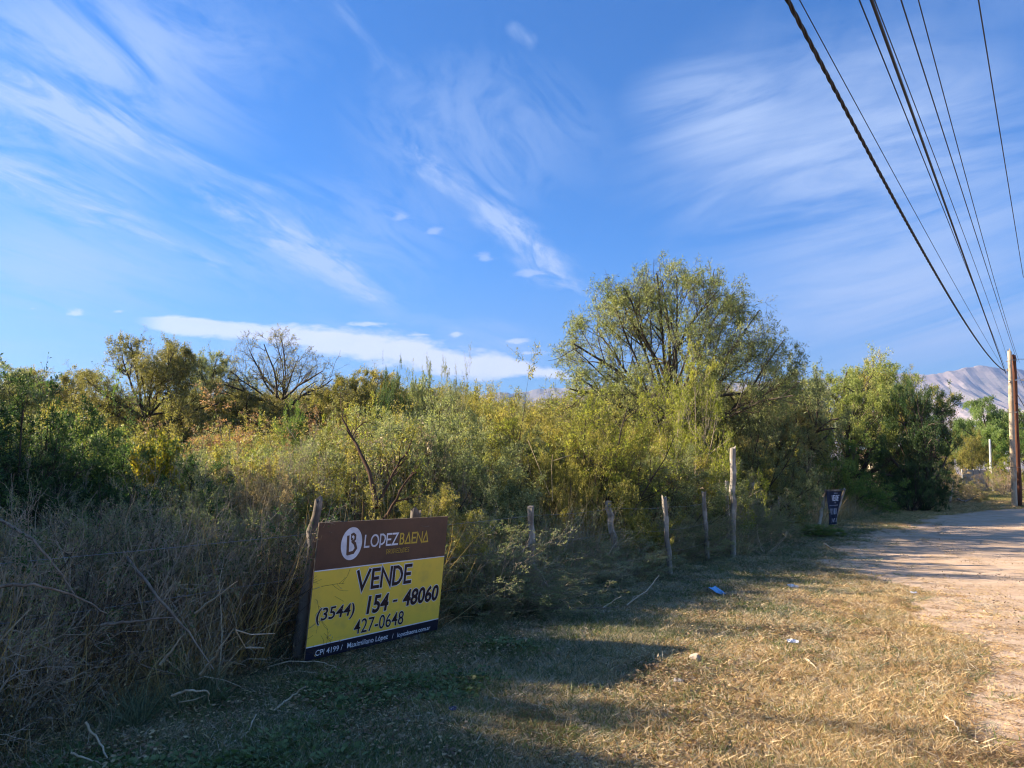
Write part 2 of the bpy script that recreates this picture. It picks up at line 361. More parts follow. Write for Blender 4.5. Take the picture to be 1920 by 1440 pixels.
LM = dict(
    bigtree=leaf_mat('leaf_big_tree', [(.12, .15, .055), (.20, .24, .09), (.28, .31, .13), (.36, .36, .18)], .5),
    olive=leaf_mat('leaf_olive', [(0.134, 0.144, 0.0343), (0.251, 0.246, 0.0562), (0.377, 0.338, 0.0936), (0.502, 0.405, 0.133)]),
    grey=leaf_mat('leaf_grey_green', [(0.108, 0.139, 0.0624), (0.207, 0.236, 0.109), (0.305, 0.338, 0.164), (0.43, 0.422, 0.234)]),
    dark=leaf_mat('leaf_dark_green', [(0.0216, 0.0507, 0.0187), (0.0467, 0.0979, 0.0343), (0.0897, 0.152, 0.053), (0.152, 0.203, 0.078)]),
    green=leaf_mat('leaf_mid_green', [(0.0628, 0.127, 0.0312), (0.126, 0.219, 0.0468), (0.216, 0.304, 0.0702), (0.341, 0.372, 0.109)]),
    ylgreen=leaf_mat('leaf_yellow_green', [(.15, .18, .03), (.25, .28, .045), (.34, .36, .06), (.42, .38, .10)], .5),
    yellow=leaf_mat('leaf_yellow', [(.12, .15, .03), (.28, .27, .035), (.44, .37, .05), (.50, .40, .08)], .5),
    pale=leaf_mat('leaf_pale_green', [(0.152, 0.186, 0.0546), (0.269, 0.313, 0.0936), (0.377, 0.405, 0.133), (0.502, 0.473, 0.172)], .5),
    mesq=leaf_mat('leaf_mesquite', [(0.152, 0.152, 0.0468), (0.251, 0.236, 0.078), (0.341, 0.304, 0.109), (0.412, 0.338, 0.14)], .35),
    pink=leaf_mat('leaf_dry_pink', [(0.216, 0.118, 0.0546), (0.395, 0.219, 0.117), (0.538, 0.304, 0.172), (0.485, 0.372, 0.125)], .3),
    dry=leaf_mat('leaf_dry_tan', [(0.179, 0.135, 0.0702), (0.341, 0.261, 0.14), (0.485, 0.372, 0.203), (0.61, 0.473, 0.265)], .3),
    pepper=leaf_mat('leaf_pepper', [(.09, .14, .045), (.16, .24, .07), (.24, .33, .10), (.32, .38, .13)], .5), unused=leaf_mat('leaf_spare', [(0.069, 0.115, 0.03), (0.138, 0.211, 0.048), (0.221, 0.294, 0.072), (0.304, 0.346, 0.096)], .5))
BARK = wood_mat('bark_dark', (.06, .047, .037), (.115, .092, .072), 10, 5)
BARKR = wood_mat('bark_reddish', (.075, .042, .028), (.12, .075, .05), 10, 5)
TWIG = wood_mat('twig_grey_brown', (.28, .23, .17), (.48, .40, .29), 10, 5)
TWIGL = wood_mat('twig_pale', (.32, .27, .22), (.48, .42, .34), 10, 5)
STRAW = leaf_mat('straw', [(.34, .20, .09), (.50, .33, .16), (.64, .46, .25), (.72, .56, .33)], .25, 1.1)
BROWNS = leaf_mat('straw_brown', [(.12, .07, .035), (.20, .125, .065), (.30, .20, .11), (.40, .29, .17)], .2, 1.1)
STRAWG = leaf_mat('straw_faded', [(.26, .21, .155), (.38, .315, .24), (.50, .43, .33), (.60, .53, .41)], .25, 1.1)
GRASS = leaf_mat('grass_green', [(.05, .085, .022), (.09, .14, .035), (.16, .20, .06), (.28, .27, .11)], .35)
GRASSB = leaf_mat('grass_blue_green', [(.05, .08, .045), (.09, .125, .07), (.15, .18, .11), (.24, .25, .15)], .3)
GOLD = leaf_mat('reed_gold', [(.28, .17, .06), (.42, .28, .10), (.52, .38, .17), (.6, .46, .25)], .3, 1.1)

# ------------------------------------------------------------------ ground
FD = np.array([.564, .826]); FN = np.array([.826, -.564]); F0 = np.array([-1.82, 6.58])
def foff(x, y): return (x-F0[0])*FN[0]+(y-F0[1])*FN[1]
def fpt(s, off, z=0.0):
    p = F0+FD*s+FN*off; return np.array([p[0], p[1], z])
edge_px = [(1905, 1500), (1900, 1440), (1872, 1350), (1815, 1240), (1790, 1195), (1735, 1130), (1650, 1092), (1545, 1050), (1600, 1008), (1680, 988), (1745, 968), (1830, 958), (1920, 952)]
EP = [G(*e)[:2] for e in edge_px]
DP = [np.array([2.2, -2.0])]+EP+[np.array([40., 40.]), np.array([58., 70.]), np.array([90., 120.]), np.array([110., 115.]), np.array([40., 22.]), np.array([9., -14.]), np.array([0., -25.]), np.array([-9., -25.])]
DP = np.array(DP)
def poly_sd(x, y, P):
    """signed distance, positive inside"""
    d = np.full(x.shape, 1e9); ins = np.zeros(x.shape, bool); n = len(P)
    for i in range(n):
        a = P[i]; b = P[(i+1) % n]; e = b-a; L2 = e@e
        t = np.clip(((x-a[0])*e[0]+(y-a[1])*e[1])/L2, 0, 1); d = np.minimum(d, np.hypot(x-a[0]-e[0]*t, y-a[1]-e[1]*t))
        c = ((a[1] > y) != (b[1] > y)) & (x < (b[0]-a[0])*(y-a[1])/((b[1]-a[1]) if b[1] != a[1] else 1e-9)+a[0]); ins ^= c
    return np.where(ins, d, -d)
def wob(x, y, s=1.0, seed=0):
    r = np.random.default_rng(seed); o = 0
    for i in range(9):
        a = r.random()*6.28; k = s*(1.6**(i*.55))*(1+.3*r.random()); o = o+np.sin((x*np.cos(a)+y*np.sin(a))*k+r.random()*6.28)/(1.28**i)
    return o/3.2
def dirtf(x, y): return poly_sd(x, y, DP)+.42*wob(x, y, 1.7, 3)+.18*wob(x*.55+y*.8, (y-x)*1.9, 3.0, 4)
def hgt(x, y):
    near = np.exp(-((x**2+y**2)/60.0**2))
    d = np.clip(poly_sd(x, y, DP)/1.5, 0, 1)
    h = (.030*wob(x, y, .8, 1)+.014*wob(x, y, 4.0, 2))*near*(1-.45*d)-.035*d*near
    return h
xs = np.concatenate([-np.geomspace(9000, 9, 30), np.arange(-8, 36, .14), np.geomspace(36.5, 9000, 40)])
ys_ = np.concatenate([-np.geomspace(9000, 6, 26), np.arange(-5, 24, .12), np.geomspace(24.2, 60, 90), np.geomspace(61, 9000, 50)])
X, Y = np.meshgrid(xs, ys_); Hh = hgt(X, Y)
g = MB(); nx, ny = len(xs), len(ys_); ii, jj = np.meshgrid(np.arange(nx-1), np.arange(ny-1)); b0 = (jj*nx+ii).ravel()
g.add(np.stack([X, Y, Hh], -1), np.stack([b0, b0+1, b0+nx+1, b0+nx], 1))
gm, t, out = mat('ground_soil')
geo = t.new('ShaderNodeNewGeometry').outputs['Position']
at = t.new('ShaderNodeAttribute', attribute_name='dirt').outputs['Fac']
gr = t.new('ShaderNodeAttribute', attribute_name='green').outputs['Fac']
na = t.noise(geo, 2.2, 6, .65); nb_ = t.noise(geo, 18, 5, .7); nc = t.noise(geo, 70, 4, .7); nd = t.noise(geo, .35, 3, .5)
soil = t.mix(t.mr(nb_, .35, .68), (.15, .105, .07, 1), (.33, .24, .15, 1))
soil = t.mix(t.mr(nc, .5, .62), soil, (.42, .32, .20, 1))
grn = t.mix(t.mr(nb_, .35, .65), (.10, .10, .06, 1), (.20, .175, .11, 1))
soil = t.mix(t.m('MULTIPLY', gr, t.mr(na, .35, .6, .4, 1.0)), soil, grn)
rut = t.new('ShaderNodeMapping'); t.l.new(geo, rut.inputs[0]); rut.inputs['Rotation'].default_value = (0, 0, math.radians(-55)); rut.inputs['Scale'].default_value = (.5, 3.0, 1)
nr = t.noise(rut.outputs[0], 1.2, 5, .6)
dirt = t.mix(t.mr(na, .3, .7), (.46, .33, .22, 1), (.61, .455, .325, 1)); dirt = t.mix(t.mr(nr, .5, .68, 0.0, .55), dirt, (.40, .285, .19, 1)); dirt = t.mix(t.mr(nr, .44, .3, 0.0, .45), dirt, (.72, .57, .43, 1))
dirt = t.mix(t.mr(nb_, .54, .70, 0.0, .35), dirt, (.38, .28, .19, 1)); dirt = t.mix(t.mr(nc, .60, .70, 0.0, .5), dirt, (.30, .22, .14, 1))
stn = t.new('ShaderNodeTexVoronoi'); t.l.new(geo, stn.inputs['Vector']); stn.inputs['Scale'].default_value = 26
dirt = t.mix(t.mr(stn.outputs['Distance'], .16, .08, 0.0, .5), dirt, (.36, .30, .24, 1))
msk = t.m('ADD', at, t.m('MULTIPLY', t.m('SUBTRACT', nb_, .5), .55))
col = t.mix(t.mr(msk, .42, .62), soil, dirt)
b = t.new('ShaderNodeBsdfPrincipled'); t.put(b.inputs['Base Color'], col); b.inputs['Roughness'].default_value = .95; b.inputs['Specular IOR Level'].default_value = .1
bp = t.new('ShaderNodeBump'); bp.inputs['Strength'].default_value = .7; bp.inputs['Distance'].default_value = .02
t.put(bp.inputs['Height'], t.m('ADD', t.m('ADD', nb_, t.m('MULTIPLY', nr, 2.0)), t.m('MULTIPLY', nc, .6))); t.l.new(bp.outputs[0], b.inputs['Normal']); t.l.new(b.outputs[0], out.inputs[0])
go = g.build('ground', gm, smooth=True); tag(go, 'dry grass verge and bare pale dirt road edge', None, None, 'structure')
def addattr(me, name, val):
    a_ = me.attributes.new(name, 'FLOAT', 'POINT'); a_.data.foreach_set('value', np.asarray(val, np.float32).ravel())
DV = np.clip(dirtf(X, Y)/.7+.5, 0, 1)
addattr(go.data, 'dirt', DV)
def greenf(x, y):
    o = foff(x, y); g1 = np.clip(1-(o-1.2)/2.6, 0, 1); patch = np.clip(wob(x, y, 1.3, 11)*1.2+.25, 0, 1)
    s = np.clip((9.5-y)/4, 0, 1)
    return np.clip(g1*.62+patch*.38*np.clip(1-(o-3)/2.5, 0, 1)+.05*s, 0, 1)
addattr(go.data, 'green', greenf(X, Y))

# ------------------------------------------------------------------ haze and mountains
def ridge(x, base, amp, s, seed): return base+amp*wob(x, x*0+seed, s, seed)
mm, t, out = mat('mountain_rock')
geo = t.new('ShaderNodeNewGeometry').outputs['Position']
a1_ = t.noise(geo, .004, 8, .65); a2_ = t.noise(geo, .018, 6, .7); a3_ = t.noise(geo, .0012, 3, .5)
c = t.mix(t.mr(a1_, .38, .62), (.30, .24, .22, 1), (.44, .36, .32, 1)); c = t.mix(t.mr(a2_, .47, .62, 0.0, .7), c, (.16, .15, .13, 1)); c = t.mix(t.mr(a3_, .42, .6, 0.0, .6), c, (.17, .17, .14, 1))
b = t.new('ShaderNodeBsdfDiffuse'); t.put(b.inputs[0], c); t.l.new(b.outputs[0], out.inputs[0])
px_r = [-600, 0, 400, 800, 960, 1040, 1100, 1300, 1500, 1620, 1690, 1740, 1760, 1800, 1830, 1870, 1920, 2000, 2150, 2400, 2800]
py_r = [800, 775, 765, 748, 732, 722, 722, 716, 708, 700, 694, 700, 697, 687, 684, 687, 690, 693, 700, 715, 740]
MD = 5200.0
MX = np.linspace(-6000, 8200, 560); U = np.linspace(0, 1, 150)
xx, uu = np.meshgrid(MX, U); yy = 3100+uu*3000
pxs = 960+FPX*MX/MD*(.9928)
hr = HCAM+MD*(889-np.interp(pxs, px_r, py_r))/FPX*.985
prof = np.clip((uu-.02)/.68, 0, 1); rise = prof**1.25*(1-.25*np.clip((uu-.7)/.3, 0, 1))
sp = np.abs(wob(xx*.0042+uu*1.8, uu*3.5+xx*.0009, 1.0, 21)); sp2 = np.abs(wob(xx*.013+uu*3, uu*8, 1.0, 22)); sp3 = wob(xx*.045, uu*26, 1.0, 23)
foot = np.exp(-((uu-.30)/.14)**2)*150*(.6+.8*np.sin(xx*.0021+1.0)**2)
hm = hr[None]*rise*(1-.42*(1-sp)*prof*(1-prof)*2.6)-150*(1-sp2)*prof*(1-prof)*2.2+12*sp3*prof+foot*(.6+.5*sp)
hm = np.maximum(hm, -1+0*hm)
hm[0] = -8
mb = MB(); nx, ny = len(MX), len(U); ii, jj = np.meshgrid(np.arange(nx-1), np.arange(ny-1)); b0 = (jj*nx+ii).ravel()
mb.add(np.stack([xx, yy+90*wob(xx*.004, uu*5, 1, 9), hm], -1), np.stack([b0, b0+1, b0+nx+1, b0+nx], 1))
mo = mb.build('mountains', mm, smooth=False); tag(mo, 'hazy bare mountain range on the horizon', None, None, 'structure')
hz = MB().box((1100, 3000, 549), (15400, 6800, 1102)).build('haze', [])
hmz, t, out = mat('haze_air'); pv = t.new('ShaderNodeVolumePrincipled'); pv.inputs['Density'].default_value = 1.15e-4
pv.inputs['Color'].default_value = (.27, .42, .80, 1); pv.inputs['Anisotropy'].default_value = .15; t.l.new(pv.outputs[0], out.inputs['Volume'])
hz.data.materials.append(hmz); tag(hz, None, None, None, 'stuff'); hz['label'] = 'thin pale haze over the land'

# ------------------------------------------------------------------ plant shapes
def bush_specs(n1=7, n2=7, n3=6, a=.75, w_=.18): return [dict(k=6, w=.10, t=.04), dict(n=n1, a=a, r=.5, k=4, w=w_, tmin=.12, cid=1), dict(n=n2, a=.8, r=.5, k=3, w=w_), dict(n=n3, a=.8, r=.5, k=3, w=w_, rmin=.0018)]
SH = {}
SH['bush_a'] = plant(1, fan(16, 5, 75, 2.4, 1, .35, 0, .8), bush_specs(8, 7, 6), (2.6, 3.0), dict(lv={3: 8, 2: 5}, l=.040, w=.015, jit=.02, rnd=.8), .022)
SH['bush_b'] = plant(2, fan(20, 8, 82, 2.2, 2, .4, 0, .6), bush_specs(9, 7, 5, .7), (2.4, 3.2), dict(lv={3: 8, 2: 4}, l=.046, w=.0125, jit=.015, rnd=.55), .020)
SH['bush_c'] = plant(3, fan(13, 3, 60, 2.6, 3, .3, 0, 1.0), bush_specs(8, 8, 6, .65, .2), (2.9, 2.6), dict(lv={3: 8, 2: 5}, l=.034, w=.018, jit=.03, rnd=.9), .024)
SH['airy'] = plant(4, fan(15, 5, 60, 2.6, 4, .25, 0, .8), bush_specs(8, 7, 6, .6, .16), (2.8, 2.8), dict(lv={3: 5, 2: 3}, l=.042, w=.011, jit=.01, rnd=.5), .022)
SH['leafy'] = plant(5, fan(18, 5, 80, 1.8, 5, .35, 0, .3), bush_specs(9, 6, 5, .8), (1.9, 2.0), dict(lv={3: 6, 2: 5}, l=.042, w=.026, jit=.02, rnd=.9, droop=-.2), .014)
SH['twiggy'] = plant(6, fan(26, 5, 80, 2.0, 6, .4, 0, .5), bush_specs(8, 6, 5, .55, .2), (2.1, 2.4), dict(lv={3: 1.1}, l=.035, w=.014, jit=.01), .013)
SH['broad'] = plant(7, [((0, 0, 0), (.05, 0, 1), 2.0)]+fan(9, 15, 85, 4.2, 7, .3, 1.1, 1.2), [dict(k=7, w=.13, t=.05), dict(n=9, a=.8, r=.5, k=5, w=.16, tmin=.2, cid=1), dict(n=8, a=.8, r=.48, k=4, w=.2), dict(n=7, a=.8, r=.45, k=3, w=.2, rmin=.003)],
                    (5.6, 6.4), dict(lv={3: 13, 2: 8}, l=.080, w=.030, jit=.06, rnd=.8), .11, center=(0, 0))
SH['big'] = plant(8, [((0, 0, 0), (.02, 0, 1), 3.0), ((-.35, 0, 0), (-.25, .05, 1), 3.2), ((.35, 0, 0), (.2, -.05, 1), 3.2)]+dome(36, (1.7, 3.1), 2.9, 3.5, 3.4, 3, 104, 8, .4, .93),
                  [dict(k=9, w=.085, t=.004), dict(n=11, a=.62, r=.44, k=6, w=.14, tmin=.34, cid=1, t=.02, rf=.52), dict(n=9, a=.72, r=.58, k=5, w=.17, t=.0, rf=.52), dict(n=6, a=.8, r=.5, k=4, w=.2, rmin=.0042, t=.01, rf=.5)],
                  (6.5, 6.9), dict(lv={3: 6.4, 2: 2.4}, l=.078, w=.017, jit=.03, rnd=.8, droop=-.05, t0=.1, patch=(2.1, -1.9)), .066, center=(0, 0), env=(2.7, 3.8, 3.9))
SH['mesq'] = plant(9, [((0, 0, 0), (-.05, 0, 1), 3.5), ((.05, 0, .5), (.25, 0, 1), 3.2)]+dome(20, (2.7, 3.6), 3.5, 2.4, 2.4, 5, 100, 9, .1),
                   [dict(k=7, w=.10, t=.01), dict(n=9, a=.68, r=.46, k=5, w=.16, tmin=.3, cid=1, rf=.52), dict(n=8, a=.75, r=.58, k=4, w=.18, rf=.5), dict(n=6, a=.8, r=.6, k=4, w=.2, rmin=.0035, t=.0, rf=.5)],
                   (5.9, 5.0), dict(lv={3: 8, 2: 4}, l=.085, w=.018, jit=.03, rnd=.8, droop=-.1), .060, center=(0, 0), env=(3.5, 2.9, 2.8))
SH['bare'] = plant(10, [((0, 0, 0), (.05, 0, 1), 3.9)]+dome(13, (3.2, 3.9), 3.7, 2.6, 2.3, 8, 92, 10, .06),
                   [dict(k=8, w=.12, t=.01), dict(n=8, a=.68, r=.48, k=6, w=.17, tmin=.25, rf=.52), dict(n=7, a=.75, r=.58, k=5, w=.2, rf=.5), dict(n=6, a=.8, r=.6, k=4, w=.2, rmin=.0035, rf=.5)],
                   (6.2, 5.4), dict(lv={3: 1.2}, l=.08, w=.018, jit=.02, rnd=.6), .056, center=(0, 0), env=(3.7, 3.2, 2.8))
SH['pepper'] = plant(11, [((0, 0, 0), (0, 0, 1), 3.4)]+dome(18, (1.6, 3.2), 3.2, 3.0, 3.4, 6, 95, 11, .2), [dict(k=7, w=.10, t=.01), dict(n=9, a=.7, r=.42, k=5, w=.16, tmin=.3, cid=1), dict(n=8, a=.9, r=.6, k=5, w=.12, t=-.3, rf=.5), dict(n=4, a=.4, r=.9, k=5, w=.08, t=-.6, rmin=.006, rf=.5)],
                     (7.2, 7.0), dict(lv={3: 24, 2: 8}, l=.11, w=.035, jit=.09, rnd=.25, droop=-1.1), .10, center=(0, 0))
SH['twist'] = plant(12, [((0, 0, 0), (.05, 0, 1), 1.5), ((.10, 0, 1.38), (-.55, .1, 1), 1.5), ((.12, 0, 1.4), (.7, .1, .9), 1.1), ((.05, 0, .9), (-1, .1, .55), .9), ((.07, 0, 1.1), (.9, -.3, .6), 1.1), ((.02, 0, .5), (-.8, -.2, .8), .8)],
                    [dict(k=9, w=.16, t=.03), dict(n=5, a=.65, r=.5, k=6, w=.2, tmin=.35), dict(n=4, a=.7, r=.55, k=4, w=.2), dict(n=3, a=.7, r=.55, k=4, w=.2, rmin=.0025)],
                    (2.85, 1.9), dict(lv={3: .9}, l=.05, w=.02, jit=.01), .042, center=(0, 0))
SH['tangle'] = plant(13, fan(46, 20, 88, 1.5, 13, .5, 0, .1), [dict(k=7, w=.20, t=-.03), dict(n=5, a=.6, r=.55, k=5, w=.22, tmin=.15), dict(n=4, a=.7, r=.5, k=4, w=.25, rmin=.0016)], (1.15, 2.2), dict(lv={2: .25}, l=.03, w=.012), .0085, sides=(4, 3, 3, 3))
SH['spiny'] = plant(14, fan(9, 5, 60, 1.5, 14, .2, 0, .3), [dict(k=8, w=.12, t=.0), dict(n=8, a=.9, r=.4, k=5, w=.15, tmin=.15), dict(n=8, a=1.0, r=.4, k=3, w=.15, rmin=.0018)], (1.3, 1.8), dict(lv={2: 3, 1: 5}, l=.026, w=.011, jit=.008), .011, sides=(4, 3, 3, 3))
SH['branches'] = plant(15, fan(13, 25, 85, 1.5, 15, .5, 0, .1), [dict(k=8, w=.16, t=-.02), dict(n=5, a=.55, r=.6, k=6, w=.18, tmin=.2), dict(n=4, a=.65, r=.55, k=5, w=.2, rmin=.002)], (1.25, 2.2), dict(lv={2: .1}, l=.03, w=.012), .017, sides=(6, 4, 3, 3))
SHM = {}
def shape_mesh(key):
    if key not in SHM:
        s_, f_ = SH[key]; SHM[key] = (s_.mesh(key+'_stem', [BARK], True), f_.mesh(key+'_foliage', [LM['olive']]))
    return SHM[key]
SIZE = dict(bush_a=(2.6, 3.0), bush_b=(2.4, 3.2), bush_c=(2.9, 2.6), airy=(2.8, 2.8), leafy=(1.9, 1.9), twiggy=(2.1, 2.4), broad=(5.6, 6.4), big=(6.6, 6.8), mesq=(5.9, 5.0), bare=(6.2, 5.4), pepper=(7.2, 7.4), twist=(2.85, 1.9), tangle=(1.15, 2.2), spiny=(1.3, 1.8))
TREES = ('broad', 'big', 'mesq', 'bare', 'pepper', 'twist')
def put(key, px, Yd, top, wpx, leaf, bark, label, cat, group=None, rz=0.0, name=None, base=0.0, x=None):
    H0, W0 = SIZE[key]
    if px < 1690 and Yd > 9.3 and top < 960 and key not in ('spiny', 'big'):
        for _ in range(40):
            rr_ = (wpx/FPX*Yd)/2
            if foff((px-960)/FPX*Yd, Yd) <= -.62*rr_-.15: break
            Yd += .25
    p = W(px, top, Yd); hz_ = max(p[2]-base, .3); sz = hz_/H0*1.02
    sx = (wpx/FPX*Yd)/W0 if wpx else sz
    istree = key in TREES
    r = empty(name or ('tree' if istree else 'bush'), (p[0], Yd, base), rz); r.scale = (sx, sx, sz); tag(r, label, cat, group)
    ms, mf = shape_mesh(key)
    a = bpy.data.objects.new('trunk' if istree else 'stem', ms); link(a, r); a.material_slots[0].link = 'OBJECT'; a.material_slots[0].material = bark
    c = bpy.data.objects.new('crown' if istree else 'foliage', mf); link(c, r); c.material_slots[0].link = 'OBJECT'; c.material_slots[0].material = LM[leaf]
    return r

# ------------------------------------------------------------------ scatter (one object of kind stuff)
def proto(name, mbs, mats):
    allm = MB()
    for i, m_ in enumerate(mbs):
        off = allm.nv
        for V in m_.v: allm.v.append(V)
        for Q in m_.q: allm.q.append(Q+off)
        for a_ in m_.mi: allm.mi.append(np.full(len(a_), i))
        allm.a += m_.a; allm.nv += m_.nv
    return bpy.data.objects.new(name, allm.mesh(name, mats))
def scatter(name, pts, scl, rot, idx, protos, label):
    me = bpy.data.meshes.new(name); me.vertices.add(len(pts)); me.vertices.foreach_set('co', np.asarray(pts, np.float32).ravel())
    a = me.attributes.new('scl', 'FLOAT_VECTOR', 'POINT'); a.data.foreach_set('vector', np.asarray(scl, np.float32).ravel())
    a = me.attributes.new('rot', 'FLOAT_VECTOR', 'POINT'); a.data.foreach_set('vector', np.asarray(rot, np.float32).ravel())
    a = me.attributes.new('idx', 'INT', 'POINT'); a.data.foreach_set('value', np.asarray(idx, np.int32))
    o = bpy.data.objects.new(name, me); link(o)
    ng = bpy.data.node_groups.new(name, 'GeometryNodeTree')
    ng.interface.new_socket('Geometry', in_out='INPUT', socket_type='NodeSocketGeometry'); ng.interface.new_socket('Geometry', in_out='OUTPUT', socket_type='NodeSocketGeometry')
    N = ng.nodes; Lk = ng.links; gi = N.new('NodeGroupInput'); go_ = N.new('NodeGroupOutput')
    jn = N.new('GeometryNodeJoinGeometry')
    for p in reversed(protos):
        oi = N.new('GeometryNodeObjectInfo'); oi.inputs['Object'].default_value = p; oi.inputs['As Instance'].default_value = True
        Lk.new(oi.outputs['Geometry'], jn.inputs[0])
    ip = N.new('GeometryNodeInstanceOnPoints'); Lk.new(gi.outputs[0], ip.inputs['Points']); Lk.new(jn.outputs[0], ip.inputs['Instance']); ip.inputs['Pick Instance'].default_value = True
    def na_(nm, ty):
        q = N.new('GeometryNodeInputNamedAttribute'); q.data_type = ty; q.inputs[0].default_value = nm; return q.outputs[0]
    Lk.new(na_('idx', 'INT'), ip.inputs['Instance Index']); er = N.new('FunctionNodeEulerToRotation'); Lk.new(na_('rot', 'FLOAT_VECTOR'), er.inputs[0])
    Lk.new(er.outputs[0], ip.inputs['Rotation']); Lk.new(na_('scl', 'FLOAT_VECTOR'), ip.inputs['Scale']); Lk.new(ip.outputs[0], go_.inputs[0])
    md = o.modifiers.new('scatter', 'NODES'); md.node_group = ng
    tag(o, label, None, None, 'stuff'); return o
rs = np.random.default_rng(77)
def inview(x, y, m=.12): return (np.abs(x) < y*(.686+m)+1.0) & (y > 2.6)

# ---- grass tufts
def tuft(seed, n, rad, hl, wd, lean, k=3, curl=.5, m_up=1.0, prof=0.0):
    r = np.random.default_rng(seed); mb_ = MB()
    a = r.random(n)*6.283; rr = rad*np.sqrt(r.random(n)); S = np.stack([rr*np.cos(a), rr*np.sin(a), np.zeros(n)], 1)
    ln = lean*(.3+.9*r.random(n)); az = r.random(n)*6.283
    D = np.stack([np.sin(ln)*np.cos(az), np.sin(ln)*np.sin(az), np.cos(ln)], 1); L = hl*(.45+.75*r.random(n))
    P = path(S, D, L, k, .10, -curl/k, r); P[..., 2] = np.maximum(P[..., 2], .004+.01*r.random((n, 1)))
    side = norm(np.cross(D, r.normal(size=(n, 3)))); ww = wd*(.6+.8*r.random(n))
    tw = np.array([1-.9*(i/k)**1.5 for i in range(k+1)]); V1 = P+side[:, None]*(ww[:, None]*tw)[..., None]*.5; V2 = P-side[:, None]*(ww[:, None]*tw)[..., None]*.5
    V = np.stack([V1, V2], 2).reshape(-1, 3); ii, jj = np.meshgrid(np.arange(n), np.arange(k), indexing='ij'); b_ = (ii*(k+1)*2+jj*2).ravel()
    mb_.add(V, np.stack([b_, b_+1, b_+3, b_+2], 1), 0, np.repeat(r.random(n), k)); return mb_
TF = [proto('tuft_straw_a', [tuft(1, 28, .09, .058, .0036, 1.3)], [STRAW]), proto('tuft_straw_b', [tuft(2, 24, .08, .075, .0032, 1.4)], [STRAW]), proto('tuft_faded', [tuft(3, 28, .09, .065, .0036, 1.35)], [STRAWG]),
      proto('tuft_green', [tuft(4, 24, .08, .07, .0040, 1.1)], [GRASS]), proto('tuft_bluegreen', [tuft(5, 24, .08, .08, .0038, 1.2)], [GRASSB]), proto('tuft_gold', [tuft(6, 18, .08, .08, .0042, 1.4)], [GOLD]), proto('tuft_brown', [tuft(7, 24, .08, .06, .0036, 1.35)], [BROWNS])]
N = 210000
yv = 3.4+(26-3.4)*rs.random(N)**1.9; xv = (rs.random(N)*2-1)*(yv*.74+.8)
o = foff(xv, yv); sdv = dirtf(xv, yv); gv = greenf(xv, yv)+.25*rs.normal(size=N)
keep = (o > -.6) & (o < 9) & (sdv < -.02+.8*np.abs(rs.normal(size=N))*(rs.random(N) < .16)) & ((wob(xv, yv, 2.6, 31)+rs.normal(size=N)*.6) > -.45)
far = yv > 9
xv, yv, gv, o = xv[keep], yv[keep], gv[keep], o[keep]; n = len(xv)
shadeband = np.clip((wob(xv, yv, 1.0, 41)+.1), 0, 1)
u = rs.random(n); idx = np.where(gv > .66, np.where(u < .34, 3, np.where(u < .6, 4, 2)), np.where(gv > .36, np.where(u < .12, 3, np.where(u < .3, 4, np.where(u < .8, 2, 0))), np.where(u < .42, 0, np.where(u < .75, 1, np.where(u < .86, 2, np.where(u < .97, 5, 3))))))
pat = wob(xv, yv, 2.4, 61)+.6*wob(xv, yv, 7.0, 62)+.35*rs.normal(size=n); idx = np.where((pat > .42) & (idx != 3) & (idx != 4), 6, idx)
s = (.75+.6*rs.random(n))*(1+.02*np.maximum(yv-6, 0))*np.where(pat > .42, .8, 1.0); z = hgt(xv, yv)
scatter('grass', np.stack([xv, yv, z-.004], 1), np.stack([s*1.1, s*1.1, s*(.7+.5*rs.random(n))], 1), np.stack([rs.normal(size=n)*.08, rs.normal(size=n)*.08, rs.random(n)*6.28], 1), idx, TF, 'short dry straw and green grass covering the verge')
# far verge grass
N = 26000; yv = 24+52*rs.random(N)**1.4; ov = 0+10*rs.random(N); sv = (yv-F0[1]+FN[1]*-ov)/FD[1]; xv = F0[0]+FD[0]*sv+FN[0]*ov; yv2 = F0[1]+FD[1]*sv+FN[1]*ov
k_ = (dirtf(xv, yv2) < .1) & inview(xv, yv2, .02); xv, yv2 = xv[k_], yv2[k_]; n = len(xv); s = 2.0+1.5*rs.random(n)
scatter('grass', np.stack([xv, yv2, hgt(xv, yv2)], 1), np.stack([s, s, s*.55], 1), np.stack([0*s, 0*s, rs.random(n)*6.28], 1), np.where(yv2 > 45, rs.choice([3, 0, 3, 5], n), rs.choice([0, 1, 5, 1, 0, 3], n)), TF, 'dry and green grass around the utility pole and far path')
# ---- low broad-leaved weeds
def weed(seed):
    r = np.random.default_rng(seed); n = 26; m_ = MB(); a = r.random(n)*6.28; rr = .11*np.sqrt(r.random(n))
    P = np.stack([rr*np.cos(a), rr*np.sin(a), .012+.025*r.random(n)], 1); D = norm(np.stack([np.cos(a), np.sin(a), .25+.3*r.random(n)], 1))
    m_.kites(P, D, .034*(.6+.7*r.random(n)), .026*(.7+.6*r.random(n)), r, 0, r.random(n), up=4.0); return m_
CLOVER = leaf_mat('weed_leaf', [(.05, .09, .03), (.10, .15, .05), (.16, .22, .075), (.22, .27, .11)], .35)
WD = [proto('weed_a', [weed(1)], [CLOVER]), proto('weed_b', [weed(2)], [CLOVER])]
N = 5200; yv = 3.9+6*rs.random(N)**1.4; xv = (rs.random(N)*2-1)*(yv*.7); o = foff(xv, yv)
k_ = (o > .3) & (o < 3.4) & (yv < 7.2) & (xv < .9) & ((wob(xv, yv, 2.2, 51)+wob(xv, yv, .9, 52)*.5-(o-2)*.12) > .30); xv, yv = xv[k_], yv[k_]; n = len(xv); s = .6+.7*rs.random(n)
